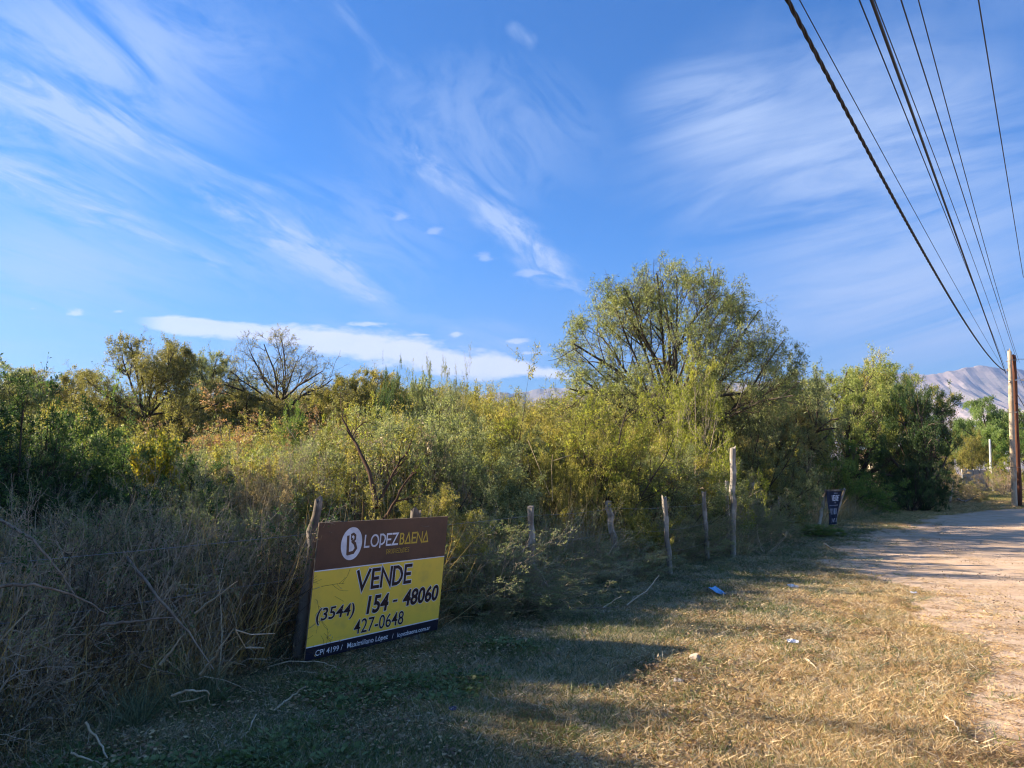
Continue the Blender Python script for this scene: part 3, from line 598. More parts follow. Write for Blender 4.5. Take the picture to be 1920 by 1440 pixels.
scatter('weeds', np.stack([xv, yv, hgt(xv, yv)+.006], 1), np.stack([s]*3, 1), np.stack([0*s, 0*s, rs.random(n)*6.28], 1), rs.integers(0, 2, n), WD, 'patches of low green broad-leaved weeds in the shaded grass')
import bmesh
def pebble(seed):
    r = np.random.default_rng(seed); bm = bmesh.new(); bmesh.ops.create_icosphere(bm, subdivisions=1, radius=1); V = np.array([v.co[:] for v in bm.verts]); F = [[v.index for v in f.verts] for f in bm.faces]; bm.free()
    V = V*(1+.22*r.normal(size=(len(V), 1)))*np.array([1, .75, .5]); return MB().add(V, F, 0, r.random(len(F)))
PEB = flat_mat('pebble', (.46, .38, .31), .9, .1, (.28, .23, .19), 3)
N = 9000; yv = 4+22*rs.random(N)**1.6; xv = yv*.70*(rs.random(N)**.35)+.3; sd_ = dirtf(xv, yv); k_ = (sd_ > -.3) & (rs.random(N) < .30+.5*(wob(xv, yv, 2, 71) > .2)); xv, yv = xv[k_], yv[k_]; n = len(xv); s = .004+.013*rs.random(n)**4
scatter('gravel', np.stack([xv, yv, hgt(xv, yv)+s*.3], 1), np.stack([s, s, s], 1), np.stack([rs.normal(size=n)*.3, rs.normal(size=n)*.3, rs.random(n)*6.28], 1), rs.integers(0, 2, n), [proto('pebble_a', [pebble(1)], [PEB]), proto('pebble_b', [pebble(2)], [PEB])], 'small stones strewn over the bare dirt road')
N = 12000; yv = 4+26*rs.random(N)**1.5; xv = yv*.72*(rs.random(N)**.4)+.3; sd_ = dirtf(xv, yv); k_ = (sd_ > 0) & (wob(xv, yv*1.6, 1.6, 72)+.4*wob(xv, yv, 5, 73)+.25*rs.normal(size=N) > .28+.05*sd_); xv, yv = xv[k_], yv[k_]; n = len(xv); s = .6+.6*rs.random(n)
scatter('straw_debris', np.stack([xv, yv, hgt(xv, yv)-.004], 1), np.stack([s*1.3, s*1.3, s*.45], 1), np.stack([0*s, 0*s, rs.random(n)*6.28], 1), rs.choice([0, 1, 6, 2], n), TF, 'dry straw litter lying in patches on the dirt road')
def leaflitter(seed):
    r = np.random.default_rng(seed); n = 16; m_ = MB(); P = np.stack([r.normal(size=n)*.12, r.normal(size=n)*.12, .012+.03*r.random(n)], 1); D = norm(np.stack([r.normal(size=n), r.normal(size=n), .25*r.normal(size=n)], 1))
    return m_.kites(P, D, .03*(.5+.9*r.random(n)), .016*(.6+.8*r.random(n)), r, 0, r.random(n), up=2.5)
LIT = [proto('dead_leaves_a', [leaflitter(1)], [BROWNS]), proto('dead_leaves_b', [leaflitter(2)], [LM['dry']])]
N = 5200; yv = 3.9+20*rs.random(N)**1.5; xv = (rs.random(N)*2-1)*(yv*.72); o = foff(xv, yv); k_ = (o > -.5) & (o < 6) & (wob(xv, yv, 2.0, 81)-.12*o > -.25); xv, yv = xv[k_], yv[k_]; n = len(xv); s = .7+.7*rs.random(n)
scatter('leaf_litter', np.stack([xv, yv, hgt(xv, yv)+.006], 1), np.stack([s, s, s], 1), np.stack([0*s, 0*s, rs.random(n)*6.28], 1), rs.integers(0, 2, n), LIT, 'fallen dry leaves scattered over the verge')
# ---- tall grass along the fence
TG = [proto('tall_green', [tuft(11, 46, .10, .42, .006, .62, 5, .5)], [GRASSB]), proto('tall_straw', [tuft(12, 40, .12, .62, .0055, .45, 5, .3)], [STRAWG]), proto('tall_gold', [tuft(13, 30, .12, .8, .006, .38, 5, .22)], [GOLD]),
      proto('tall_brown', [tuft(14, 46, .14, .5, .005, .8, 5, .6)], [STRAW]), proto('tall_fresh', [tuft(15, 40, .10, .30, .006, .8, 5, .6)], [GRASS])]
N = 4600; sv = -6+46*rs.random(N)**1.25; ov = -1.3+1.75*rs.random(N); P = np.array([fpt(a, b_) for a, b_ in zip(sv, ov)])
u = rs.random(N); idx = np.where(ov > .0, np.where(u < .5, 0, np.where(u < .75, 4, 3)), np.where(u < .18, 0, np.where(u < .42, 1, np.where(u < .80, 2, 3))))
s = np.where(ov > 0, .45+.45*rs.random(N), .75+.9*rs.random(N)**1.5); s = np.where((sv > -.8) & (sv < 2.0) & (ov > -.1), s*.4, s); s = np.where((sv > 2) & (ov > -.45), s*.62, s); s = np.where((sv > 13) & (sv < 23.5) & (ov > -.8), s*.55, s)
P[:, 2] = hgt(P[:, 0], P[:, 1])-.01
scatter('tall_grass', P, np.stack([s, s, s], 1), np.stack([rs.normal(size=N)*.12, rs.normal(size=N)*.12, rs.random(N)*6.28], 1), idx, TG, 'tall green and straw grass growing along the fence line')

# ---- undergrowth filling the lot behind the fence, plus an added shade row out of frame
def bp_(key, leaf, bark): return proto('fill_'+key, list(SH[key]), [bark, LM[leaf]])
FILL = [bp_('bush_a', 'olive', BARK), bp_('bush_b', 'grey', BARK), bp_('bush_c', 'olive', BARK), bp_('airy', 'pale', BARK), bp_('twiggy', 'dry', TWIG), bp_('bush_a', 'pink', TWIG), bp_('leafy', 'green', TWIG), bp_('twiggy', 'grey', TWIG), bp_('mesq', 'mesq', BARK), bp_('bush_b', 'dark', BARK)]
FH = np.array([2.6, 2.4, 2.9, 2.8, 2.1, 2.6, 1.9, 2.1, 5.9, 2.4])
pts, scl, idx = [], [], []
for i in range(4200):
    Yd = 7+62*rs.random()**1.15; px = -330+2150*rs.random(); x = (px-960)/FPX*Yd; of = foff(x, Yd)
    if of > -1.9-.03*Yd: continue
    if rs.random() > min(1, 3.2/(Yd*.16+1))*.72: continue
    if (px > 1695 and Yd > 28) or (Yd > 34 and px > 1480): continue
    lim = np.interp(px, [-300, 60, 200, 330, 560, 640, 800, 950, 1030, 1130, 1300, 1450, 1600, 1750, 1800], [800, 800, 835, 850, 835, 800, 790, 790, 800, 800, 790, 790, 800, 860, 880]) if Yd < 15 else \
        np.interp(px, [-300, 100, 250, 430, 560, 700, 900, 960, 1010, 1080, 1300, 1500, 1750], [760, 760, 812, 812, 800, 780, 775, 775, 785, 780, 770, 760, 790]) if Yd < 26 else \
        np.interp(px, [-300, 60, 180, 420, 650, 760, 900, 985, 1010, 1050, 1100, 1500, 1700], [725, 722, 750, 745, 728, 728, 735, 758, 766, 758, 735, 730, 750])
    zmax = HCAM+(889-lim)/FPX*Yd; h = zmax*(.72+.3*rs.random())
    left = px < 330
    if Yd < 15: q = rs.choice([9, 9, 0, 6, 7] if left else [0, 1, 1, 2, 3, 4, 7])
    elif Yd < 26: q = rs.choice([0, 2, 3, 4, 5, 5, 0] if 250 < px < 700 else [0, 1, 2, 3, 0, 2])
    else: q = rs.choice([0, 2, 3, 8, 8, 2, 4])
    s_ = h/FH[q]; ws = s_ if q == 8 else max(s_*.8, min(1.5, s_))
    if q == 8: ws = min(ws, 1.3)
    if of > -(.35+1.15*ws): continue
    pts.append((x, Yd, -.05)); scl.append((ws, ws, s_)); idx.append(q)
for i in range(95):  # tall unseen bushes left of frame, added to block sun from the foreground
    Yd = 3.4+5.8*rs.random(); x = -Yd*.69-3.6-2.2*rs.random()
    if foff(x, Yd) > -1.6: continue
    s_ = (4.2+.6*rs.random())/2.6; pts.append((x, Yd, -.05)); scl.append((1.15, 1.15, s_)); idx.append(rs.choice([0, 9]))
for i in range(60):
    sv = -14+8*rs.random(); ov = -1.8-3*rs.random(); p = fpt(sv, ov); s_ = (2.2+.6*rs.random())/2.6; pts.append((p[0], p[1], -.05)); scl.append((s_, s_, s_)); idx.append(rs.choice([0, 1, 9]))
n = len(pts); print('fill', n)
scatter('undergrowth', pts, scl, np.stack([np.zeros(n), np.zeros(n), rs.random(n)*6.28], 1), idx, FILL, 'dense tangled scrub thicket filling the lot behind the fence, with an added unseen tall row shading the foreground')

# ---- dead brush heap on the left and along the fence
BR = [bp_('tangle', 'dry', TWIG), bp_('tangle', 'dry', TWIGL), bp_('spiny', 'grey', TWIG), bp_('twiggy', 'dry', TWIG), bp_('spiny', 'dark', TWIG), TG[1], TG[3], bp_('tangle', 'dry', BARK), bp_('airy', 'grey', TWIG), bp_('branches', 'dry', TWIGL), bp_('branches', 'dry', TWIG)]
pts, scl, idx = [], [], []
for i in range(230):
    sv = -7+7.2*rs.random(); ov = -1.5+(1.45 if sv < -1.4 else 1.0)*rs.random(); h = (1.30-.75*max(ov+.5, 0))*(.75+.35*rs.random())
    q = rs.choice([0, 7, 1, 2, 4, 9, 5, 6, 10] if sv > -3 else [0, 7, 2, 2, 4, 4, 8, 6, 10]) if ov > -.9 else rs.choice([0, 2, 3, 4, 8, 8]); hh = (1.15, 1.15, 1.3, 2.1, 1.3, .9, .9, 1.15, 2.8, 1.25, 1.25)[q]; p = fpt(sv, ov, -.03)
    s_ = h/hh; pts.append(p); scl.append((max(s_, .6)*.85, max(s_, .6)*.85, s_)); idx.append(q)
for i in range(200):
    sv = .5+15*rs.random(); ov = -1.6+(1.65 if sv > 2.6 else .7)*rs.random(); h = (1.05 if ov < -.3 else .75)*(.55+.6*rs.random())
    q = rs.choice([0, 2, 2, 8, 2, 4, 5, 6]); hh = (1.15, 1.15, 1.3, 2.1, 1.3, .9, .9, 1.15, 2.8, 1.25, 1.25)[q]; p = fpt(sv, ov, -.03); s_ = h/hh; pts.append(p); scl.append((.75, .75, s_)); idx.append(q)
n = len(pts)
scatter('dead_brush', pts, scl, np.stack([rs.normal(size=n)*.12, rs.normal(size=n)*.12, rs.random(n)*6.28], 1), idx, BR, 'tangle of dead grey stems and spiny twigs against the fence')

# ------------------------------------------------------------------ individual trees and shrubs
gT = None
put('big', 1262, 21.5, 505, 420, 'bigtree', BARK, 'largest tree, airy wide pale green crown over dark fanning limbs', 'tree', rz=.2)
put('mesq', 285, 25, 643, 215, 'mesq', BARK, 'rounded thorn tree with short dark trunk standing in the thicket at the left', 'tree', rz=.3)
put('mesq', 395, 30, 672, 150, 'grey', BARK, 'smaller grey-green tree directly beside the rounded thorn tree', 'tree', rz=2.0)
put('bare', 532, 27, 626, 240, 'mesq', BARK, 'nearly leafless flat-topped tree with dark bare limbs under the white cloud band', 'tree', rz=.0)
put('twist', 700, 8.7, 725, 185, 'ylgreen', BARKR, 'slender twisted reddish small tree rising behind the yellow sale board', 'tree', rz=.1)
put('broad', 1590, 27, 680, 215, 'pale', BARK, 'tall yellow-green tree right of the largest tree', 'tree', rz=.7)
put('broad', 1655, 31, 684, 165, 'olive', BARK, 'olive tree with ragged top between the yellow-green tree and the dark tree', 'tree', rz=2.2)
put('broad', 1727, 33.5, 722, 150, 'dark', BARK, 'dark shaded tree hanging over the verge near the house', 'tree', rz=4.1)
put('broad', 1490, 29, 702, 190, 'grey', BARK, 'low spreading grey-green tree under the right edge of the largest crown', 'tree', rz=5.1)
put('pepper', 1850, 78, 752, 170, 'pepper', BARK, 'bright green weeping tree behind the grey wall', 'tree', rz=1.0)
put('bush_c', 1814, 74, 812, 84, 'olive', BARK, 'feathery yellow-olive conical tree beside the weeping tree', 'tree', name='tree')
put('broad', 1925, 72, 795, 120, 'green', BARK, 'dark green tree behind the utility pole at the end of the road', 'tree', rz=.4)
put('bush_a', 1888, 66, 842, 85, 'ylgreen', BARK, 'round bright yellow-green shrub left of the utility pole', 'shrub')
put('twiggy', 1878, 58, 878, 70, 'pink', TWIG, 'reddish dry shrub at the foot of the pole beside the gate pillar', 'shrub')
put('mesq', -20, 22, 684, 190, 'grey', BARK, 'spreading dark thorn tree cut by the left edge of the photo', 'tree', rz=1.2)
put('mesq', 112, 30, 703, 230, 'mesq', BARK, 'low rounded olive tree on the far left skyline', 'tree', rz=3.2)
put('mesq', 690, 27, 703, 170, 'olive', BARK, 'olive thorn tree on the skyline right of the leafless tree', 'tree', rz=4.2)
put('bush_c', 785, 24, 694, 80, 'grey', BARK, 'small upright grey-green tree poking above the middle skyline', 'tree', name='tree', rz=1.0)
put('airy', 845, 23, 682, 85, 'grey', TWIG, 'thin upright pale-twigged shrub standing above the middle skyline', 'shrub', rz=2.0)
put('bush_b', 735, 24, 702, 90, 'dark', BARK, 'dark leafy shrub on the skyline left of the small upright tree', 'shrub', rz=2.5)
# near shrubs behind the fence
put('bush_b', 30, 7.6, 722, 460, 'dark', BARK, 'large dark green bush filling the left edge behind the dead brush', 'bush', rz=.3)
put('bush_a', 190, 8.6, 800, 270, 'dark', BARK, 'dark bush between the large dark bush and the yellow-leaved bush', 'bush', rz=1.3)
put('bush_a', 120, 11, 735, 260, 'green', BARK, 'green bush with lit top behind the large dark bush', 'bush', rz=2.3)
put('leafy', 308, 8.5, 836, 190, 'yellow', TWIG, 'bright yellow-leaved bush lit by the sun', 'bush', rz=.4)
put('leafy', 205, 9.4, 862, 90, 'green', TWIG, 'small fresh green bush left of the bright yellow bush', 'bush', rz=1.4)
put('leafy', 480, 10.2, 872, 90, 'ylgreen', TWIG, 'small yellow-green bush among grey twigs', 'bush', rz=1.9)
put('twiggy', 430, 8.9, 872, 230, 'dry', TWIG, 'grey dry shrub of fine twigs right of the yellow bush', 'shrub', rz=.8)
put('twiggy', 555, 9.3, 842, 210, 'grey', TWIG, 'tall grey twiggy shrub behind the left post of the sale board', 'shrub', rz=2.8)
put('airy', 610, 10.8, 800, 210, 'grey', BARK, 'grey-green shrub left of the twisted tree', 'shrub', rz=.2)
put('bush_a', 430, 16.5, 772, 330, 'pink', TWIG, 'wide pinkish dry shrub in the middle of the thicket', 'shrub', rz=.3)
put('bush_a', 300, 15.5, 785, 200, 'olive', BARK, 'olive shrub in front of the rounded thorn tree', 'shrub', rz=.9)
put('bush_c', 543, 16.8, 768, 100, 'green', BARK, 'compact rounded green shrub below the leafless tree', 'shrub', rz=.5)
put('bush_b', 660, 17, 768, 190, 'ylgreen', BARK, 'yellow-green shrub behind the twisted small tree', 'shrub', rz=1.5)
put('bush_b', 800, 12.2, 752, 310, 'grey', BARK, 'large silvery grey-green bush right of the twisted tree', 'bush', rz=.2)
put('bush_a', 930, 14.5, 708, 260, 'olive', BARK, 'tall olive bush with a peaked top left of the mountain gap', 'bush', rz=1.2)
put('bush_c', 905, 11.4, 842, 260, 'grey', BARK, 'grey bush behind the upright stake nearest the sale board', 'bush', rz=2.0)
put('bush_a', 765, 11.2, 850, 190, 'olive', BARK, 'low olive bush just behind the sale board', 'bush', rz=3.0)
put('bush_a', 690, 8.25, 945, 190, 'olive', TWIG, 'low dense bush pressed against the back of the sale board', 'bush', rz=.6)
put('bush_b', 630, 9.4, 878, 220, 'olive', TWIG, 'olive bush directly above the brown header of the sale board, left part', 'bush', rz=.9)
put('bush_a', 742, 10.0, 884, 200, 'grey', TWIG, 'grey-green bush right of the foot of the twisted tree', 'bush', rz=1.9)
put('bush_a', 525, 8.6, 872, 230, 'grey', TWIG, 'dense grey-green shrub left of the sign post behind the dead brush', 'shrub', rz=2.9)
put('bush_c', 800, 9.05, 918, 190, 'olive', TWIG, 'dense olive bush just behind the right end of the sale board', 'bush', rz=.4)
put('bush_a', 868, 9.7, 925, 150, 'grey', TWIG, 'low grey bush under the golden canes right of the sale board', 'bush', rz=1.6)
put('bush_a', 395, 7.5, 852, 230, 'grey', TWIG, 'grey-green shrub rising from the dead brush below and right of the yellow bush', 'shrub', rz=4.0)
put('bush_b', 492, 7.9, 876, 210, 'dry', TWIG, 'tan dry-leaved shrub in the dead brush just left of the sign post', 'shrub', rz=5.0)
put('airy', 1122, 14.2, 722, 330, 'ylgreen', BARK, 'broad yellow-green bush with dark stems below the left side of the largest tree', 'bush', rz=.5)
put('bush_b', 1120, 13.2, 800, 250, 'olive', BARK, 'olive bush beneath the broad yellow-green bush', 'bush', rz=2.5)
put('bush_a', 1030, 12.3, 800, 190, 'olive', BARK, 'rounded olive bush right of the grey bush behind the stakes', 'bush', rz=4.5)
put('bush_b', 1272, 17.5, 688, 240, 'ylgreen', TWIG, 'vivid yellow-green creeper heaped in front of the largest tree', 'creeper', rz=.4, name='creeper')
put('bush_c', 1240, 15.2, 845, 230, 'grey', BARK, 'grey-green bush behind the two thin stakes left of the tall round post', 'bush', rz=.4)
put('bush_b', 1385, 19.5, 752, 250, 'grey', BARK, 'wide grey-green bush below the right side of the largest tree', 'bush', rz=.9)
put('airy', 1335, 16.8, 855, 190, 'grey', TWIG, 'pale thorny bush behind the tall round post', 'bush', rz=3.9)
put('bush_a', 1440, 19.8, 872, 130, 'olive', BARK, 'olive bush between the tall round post and the black banner', 'bush', rz=2.9)
put('bush_b', 1545, 25, 800, 220, 'green', BARK, 'green bush behind and left of the black banner', 'bush', rz=2.1)
put('bush_c', 1640, 29, 795, 210, 'dark', BARK, 'dark green bush behind and right of the black banner', 'bush', rz=2.7)
put('bush_b', 1615, 27.5, 893, 130, 'dry', BARK, 'dull brownish shrub right beside the black banner', 'shrub', rz=1.7)
put('bush_a', 1662, 30.5, 872, 130, 'dark', BARK, 'dark low bush under the dark shaded tree', 'bush', rz=3.3)
put('bush_a', 1702, 32.6, 848, 120, 'dark', BARK, 'dark bush filling the space under the left limbs of the dark shaded tree', 'bush', rz=.3)
put('bush_b', 1722, 33.2, 800, 80, 'dark', BARK, 'dark foliage mass around the trunk of the dark shaded tree', 'bush', rz=1.3)
put('twiggy', 1722, 38, 868, 90, 'dry', TWIG, 'pale dry shrub beside the stake with the white box', 'shrub', rz=1.0)
put('bush_b', 1780, 43.5, 886, 110, 'dry', TWIG, 'yellow-brown scrub behind the leaning white stakes', 'shrub', rz=1.1)
put('bush_b', 1818, 46, 903, 60, 'olive', TWIG, 'low olive scrub right of the leaning white stakes', 'shrub', rz=2.1)
put('bush_a', 1797, 52, 888, 45, 'green', BARK, 'small green bush in front of the grey wall', 'bush', rz=2.1)
put('spiny', 1432, 15.3, 985, 170, 'dark', TWIG, 'heap of cut dark green branches at the foot of the tall round post', 'brush heap', rz=.1, name='brush_heap')
put('spiny', 1400, 15.8, 990, 120, 'green', TWIG, 'smaller green cut branch lying behind the dark brush heap', 'brush heap', rz=1.1, name='brush_heap')
put('leafy', 1530, 19.5, 985, 100, 'green', TWIG, 'low bright green bush in front of the black banner', 'bush', rz=2.1)

# ------------------------------------------------------------------ fence posts
POSTM = wood_mat('weathered_post', (.20, .175, .15), (.33, .295, .25), 12, 10, .95, (.46, .42, .36), .6)
POSTD = wood_mat('dark_post', (.10, .085, .07), (.20, .175, .15), 10, 10, .95, (.30, .27, .24), .8)
POSTW = wood_mat('bleached_post', (.42, .36, .29), (.60, .54, .45), 12, 10, .95, (.26, .2, .15), .5)
def lathe_post(name, base, top, r0, r1, m, square=False, seed=0, parent=None, knots=6, jit=.16):
    r = np.random.default_rng(seed); base = np.array(base, float); top = np.array(top, float); k = 12
    bb = base-(top-base)*.08; t_ = np.linspace(0, 1, k)[:, None]; P = bb+(top-bb)*t_
    P[1:-1] += r.normal(size=(k-2, 3))*r0*jit; P[-1, 2] = top[2]
    rad = (r0+(r1-r0)*t_[:, 0])*(1+r.normal(size=k)*.06); s_ = 4 if square else 10
    ax = norm(top-bb); U = norm(np.cross(ax, np.array([.3, 1, .1]))); V = np.cross(ax, U); X = []
    pr = 1+.08*r.normal(size=s_) if not square else np.ones(4)
    for j in range(k):
        for q in range(s_):
            an = 2*np.pi*q/s_+.6; X.append(P[j]+rad[j]*pr[q]*(1+.05*r.normal() if not square else 1)*(np.cos(an)*U+np.sin(an)*V))
    X = np.array(X); X[-s_:] += ax*r.normal(size=(s_, 1))*r0*.5
    m_ = MB(); Q = [[j*s_+q, j*s_+(q+1) % s_, (j+1)*s_+(q+1) % s_, (j+1)*s_+q] for j in range(k-1) for q in range(s_)]
    c0 = base.copy(); c0[2] = base[2]
    m_.add(X-c0, Q, 0, .3); T = np.concatenate([X[-s_:]-c0, [P[-1]-c0-ax*r0*.2]]); m_.add(T, [[q, (q+1) % s_, s_] for q in range(s_)], 0, .9)
    ob = m_.build(name, m, parent, smooth=not square); ob.location = c0
    return ob
def post(base_px, top_px, wpx, m, label, square=False, seed=0, cat='fence post', group='fence posts', name='fence_post', taper=.85, Yd=None):
    B = G(*base_px) if Yd is None else W(base_px[0], base_px[1], Yd); T = W(top_px[0], top_px[1], B[1]); r0 = wpx/2/FPX*B[1]*(1.2 if square else 1.0)
    return tag(lathe_post(name, B, T, r0, r0*taper, m, square, seed), label, cat, group)
post((557, 1247), (598, 937), 26, POSTD, 'thick weathered leaning post at the left edge of the yellow sale board', seed=1, taper=.62, name='sign_post', cat='post')
post((778, 1222), (779, 957), 20, POSTD, 'weathered post behind the right end of the yellow sale board', seed=2, name='sign_post', cat='post', Yd=7.46)
post((998, 1130), (995, 948), 12, POSTM, 'square upright stake nearest the right of the sale board', True, 3)
post((1158, 1085), (1140, 937), 12, POSTM, 'leaning pale-topped stake between the square stake and the twin thin stakes', True, 4)
post((1257, 1080), (1245, 932), 11, POSTM, 'leaning stake half hidden in twigs, third from the sale board', False, 5)
post((1327, 1056), (1320, 923), 9, POSTM, 'thin stake just left of the tall round post', False, 6)
post((1374, 1046), (1374, 839), 12, POSTM, 'tall thick round post, the highest in the fence', False, 7, taper=.95)
post((1367, 1040), (1362, 902), 8, POSTM, 'thin stake touching the left side of the tall round post', False, 8)
post((1409, 1010), (1412, 904), 10, POSTM, 'rough split stake just right of the tall round post', False, 9)
post((1456, 1002), (1461, 932), 5, POSTM, 'thin short stake between the split stake and the black banner, nearer the split stake', False, 10)
post((1497, 992), (1503, 926), 6, POSTM, 'mottled thin stake hidden in leaves left of the black banner', False, 11)
post((1713, 945), (1711, 902), 3, POSTW, 'faint pale stake left of the stake with the white box', False, 14)
pb = post((1727, 947), (1725, 905), 3.5, POSTD, 'dark stake carrying a small white box', False, 15)
post((1737, 943), (1735, 914), 2.5, POSTW, 'short thin stake right of the white box stake', False, 19)
post((1754, 950), (1744, 905), 3.2, POSTW, 'white stake leaning left, first of three beyond the dark tree', False, 16, Yd=39.5)
post((1765, 944), (1755, 903), 3, POSTW, 'white stake leaning left, second of three beyond the dark tree', False, 17, Yd=40.2)
post((1782, 940), (1788, 902), 3, POSTW, 'white stake leaning right beyond the dark tree', False, 18, Yd=40.9)
WHITE = flat_mat('white_plastic', (.78, .77, .74), .5)
B = G(1727, 947); T = W(1724.5, 906, B[1])
bx = MB().box((0, 0, .0), (.17, .12, .22)); bx.box((0, 0, .125), (.20, .15, .02)); o_ = bx.build('meter_box', WHITE); o_.location = (T[0], T[1]-.12, T[2]-.06); tag(o_, 'small white box on top of the dark stake', 'box')

# fence wires
WIRE = flat_mat('galvanised_wire', (.30, .30, .30), .45, .5, metal=.6)
fps = [(557, 1247), (998, 1130), (1158, 1085), (1257, 1080), (1327, 1056), (1409, 1010), (1497, 992)]
for hi_, lab in ((1.08, 'top thin wire of the fence running from post to post'), (.72, 'middle thin wire of the fence running from post to post'), (.38, 'lowest thin wire of the fence running from post to post')):
    pts = [fpt(-7, 0, hi_)]+[G(*q)+np.array([0, 0, hi_]) for q in fps]+[fpt(24, 0, hi_)]
    fine = []
    for a, b_ in zip(pts[:-1], pts[1:]):
        for j in range(6):
            tt_ = j/6; p = a+(b_-a)*tt_; p = p.copy(); p[2] -= .10*tt_*(1-tt_); fine.append(p)
    fine.append(pts[-1]); P = np.array(fine)[None]
    tag(MB().tubes(P, np.full(P.shape[:2], .0021), 4, rs).build('fence_wire', WIRE), lab, 'wire', 'fence wires')

# ------------------------------------------------------------------ lettering
def text_mesh(txt, offset=0.0, shear=0.0, space=1.0):
    c = bpy.data.curves.new('t', 'FONT'); c.body = txt; c.size = 1; c.offset = offset; c.shear = shear; c.space_character = space; c.resolution_u = 4
    o = bpy.data.objects.new('t', c); COL.objects.link(o); dg = bpy.context.evaluated_depsgraph_get(); dg.update()
    me = bpy.data.meshes.new_from_object(o.evaluated_get(dg)); bpy.data.objects.remove(o)
    return me
GL = {  # one stroke font, box 0..1 x 0..1 (tall narrow grotesque)
    'V': [[(0, 1), (.45, 0), (1, 1)]], 'E': [[(1, 1), (.08, 1), (.08, 0), (1, 0)], [(.08, .5), (.85, .5)]], 'N': [[(0, 0), (.05, 1), (.95, 0), (1, 1)]],
    'D': [[(0, 0), (0, 1), (.45, 1), (.8, .85), (1, .55), (.95, .3), (.7, .08), (.4, 0), (0, 0)]],
    'L': [[(.05, 1), (.05, 0), (.9, 0)]], 'O': [[(.5+.5*math.cos(a*math.pi/8), .5+.5*math.sin(a*math.pi/8)) for a in range(17)]],
    'P': [[(.1, -.12), (.1, 1), (.55, 1), (.9, .85), (1, .6), (.85, .28), (.5, .12), (.1, .12)]], 'Z': [[(.05, 1), (.95, 1), (.05, 0), (1, 0)]],
    'B': [[(.1, 0), (.1, 1), (.6, 1), (.8, .85), (.75, .6), (.4, .52), (.8, .45), (.95, .22), (.7, 0), (.1, 0)]],
    'A': [[(0, 0), (.55, 1), (.95, 0), (.1, 0)]], 'R': [[(.1, 0), (.1, 1), (.6, 1), (.9, .8), (.75, .5), (.1, .45)], [(.5, .45), (.95, 0)]], 'I': [[(.5, 0), (.5, 1)]],
    'S': [[(.95, .88), (.6, 1), (.2, .92), (.08, .7), (.35, .54), (.75, .45), (.92, .25), (.7, .03), (.3, 0), (.05, .12)]], ' ': []}
def stroke_text(mbx, txt, to, u0, u1, v0, v1, wd, z, wmap=None, gap=.22, mi=0):
    """letters as flat mitred ribbons; to(u,v,z)->xyz"""
    ws = [(.45 if ch == 'I' else 1.0)*(wmap or {}).get(ch, 1.0) for ch in txt]; tot = sum(ws)+gap*(len(txt)-1); sc = (u1-u0)/tot; cu = u0; zz_ = z
    for ch, w_ in zip(txt, ws):
        for st_ in GL[ch]:
            P = np.array([(cu+p[0]*w_*sc, v0+p[1]*(v1-v0)) for p in st_]); closed = np.allclose(P[0], P[-1])
            n_ = len(P); L_ = []; Rr_ = []
            for i in range(n_):
                a = P[i]-P[i-1] if i > 0 else (P[-1]-P[-2] if closed else P[1]-P[0]); b_ = P[i+1]-P[i] if i < n_-1 else (P[1]-P[0] if closed else P[-1]-P[-2])
                a = a/np.hypot(*a); b_ = b_/np.hypot(*b_); na = np.array([-a[1], a[0]]); nb2 = np.array([-b_[1], b_[0]]); mt = na+nb2; ml = np.hypot(*mt)
                mt = mt/ml if ml > .2 else na; s_ = wd/2/max(mt@na, .45); q = P[i].copy()
                if not closed and i == 0: q = q-b_*wd*.5
                if not closed and i == n_-1: q = q+a*wd*.5
                L_.append(q+mt*s_); Rr_.append(q-mt*s_)
            V = [to(p[0], p[1], zz_) for p in L_]+[to(p[0], p[1], zz_) for p in Rr_]
            mbx.add(V, [[i, i+n_, i+n_+1, i+1] for i in range(n_-1)], mi, .5); zz_ += .00012
        cu += (w_+gap)*sc
def font_text(txt, to, u0, u1, v0, v1, z, name, m, parent, offset=0.0, shear=0.0, space=1.0, fitbox=None):
    me = text_mesh(txt, offset, shear, space); n_ = len(me.vertices); co = np.zeros(n_*3, np.float32); me.vertices.foreach_get('co', co); co = co.reshape(-1, 3)
    ref = fitbox or (co[:, 0].min(), co[:, 0].max(), co[:, 1].min(), co[:, 1].max())
    X_ = u0+(co[:, 0]-ref[0])/(ref[1]-ref[0])*(u1-u0); Y_ = v0+(co[:, 1]-ref[2])/(ref[3]-ref[2])*(v1-v0)
    me.vertices.foreach_set('co', np.array([to(a, b_, z) for a, b_ in zip(X_, Y_)], np.float32).ravel()); me.materials.clear(); me.materials.append(m); me.update(); me.name = name
    o = bpy.data.objects.new(name, me); link(o, parent); return o, ref

# ------------------------------------------------------------------ the big sale board
YW, TL_, RL_, BW, BH = .60117, .09875, -.0145, 1.6712, 1.1215
uu_ = np.array([math.sin(YW), math.cos(YW), 0.]); nn = np.array([math.cos(YW), -math.sin(YW), 0.]); up_ = np.array([0, 0, 1.])*math.cos(TL_)+nn*math.sin(TL_)
UX = uu_*math.cos(RL_)+up_*math.sin(RL_); UY = up_*math.cos(RL_)-uu_*math.sin(RL_); UZ = np.cross(UX, UY)
sg = empty('for_sale_sign', (-1.6879, 6.30, .0857)); sg.rotation_euler = Matrix(np.stack([UX, UY, UZ], 1).tolist()).to_euler()
tag(sg, 'yellow and brown VENDE sale board with phone numbers wired to two leaning posts', 'sign')
to = lambda u, v, z: (u*BW, v*BH, z)
BROWN = flat_mat('sign_brown', (.11, .055, .04), .42, .35, (.065, .034, .03), 2.2, .35, .7)
YEL = flat_mat('sign_yellow', (.88, .58, .075), .45, .3, (.66, .45, .09), 3, .45, .75)
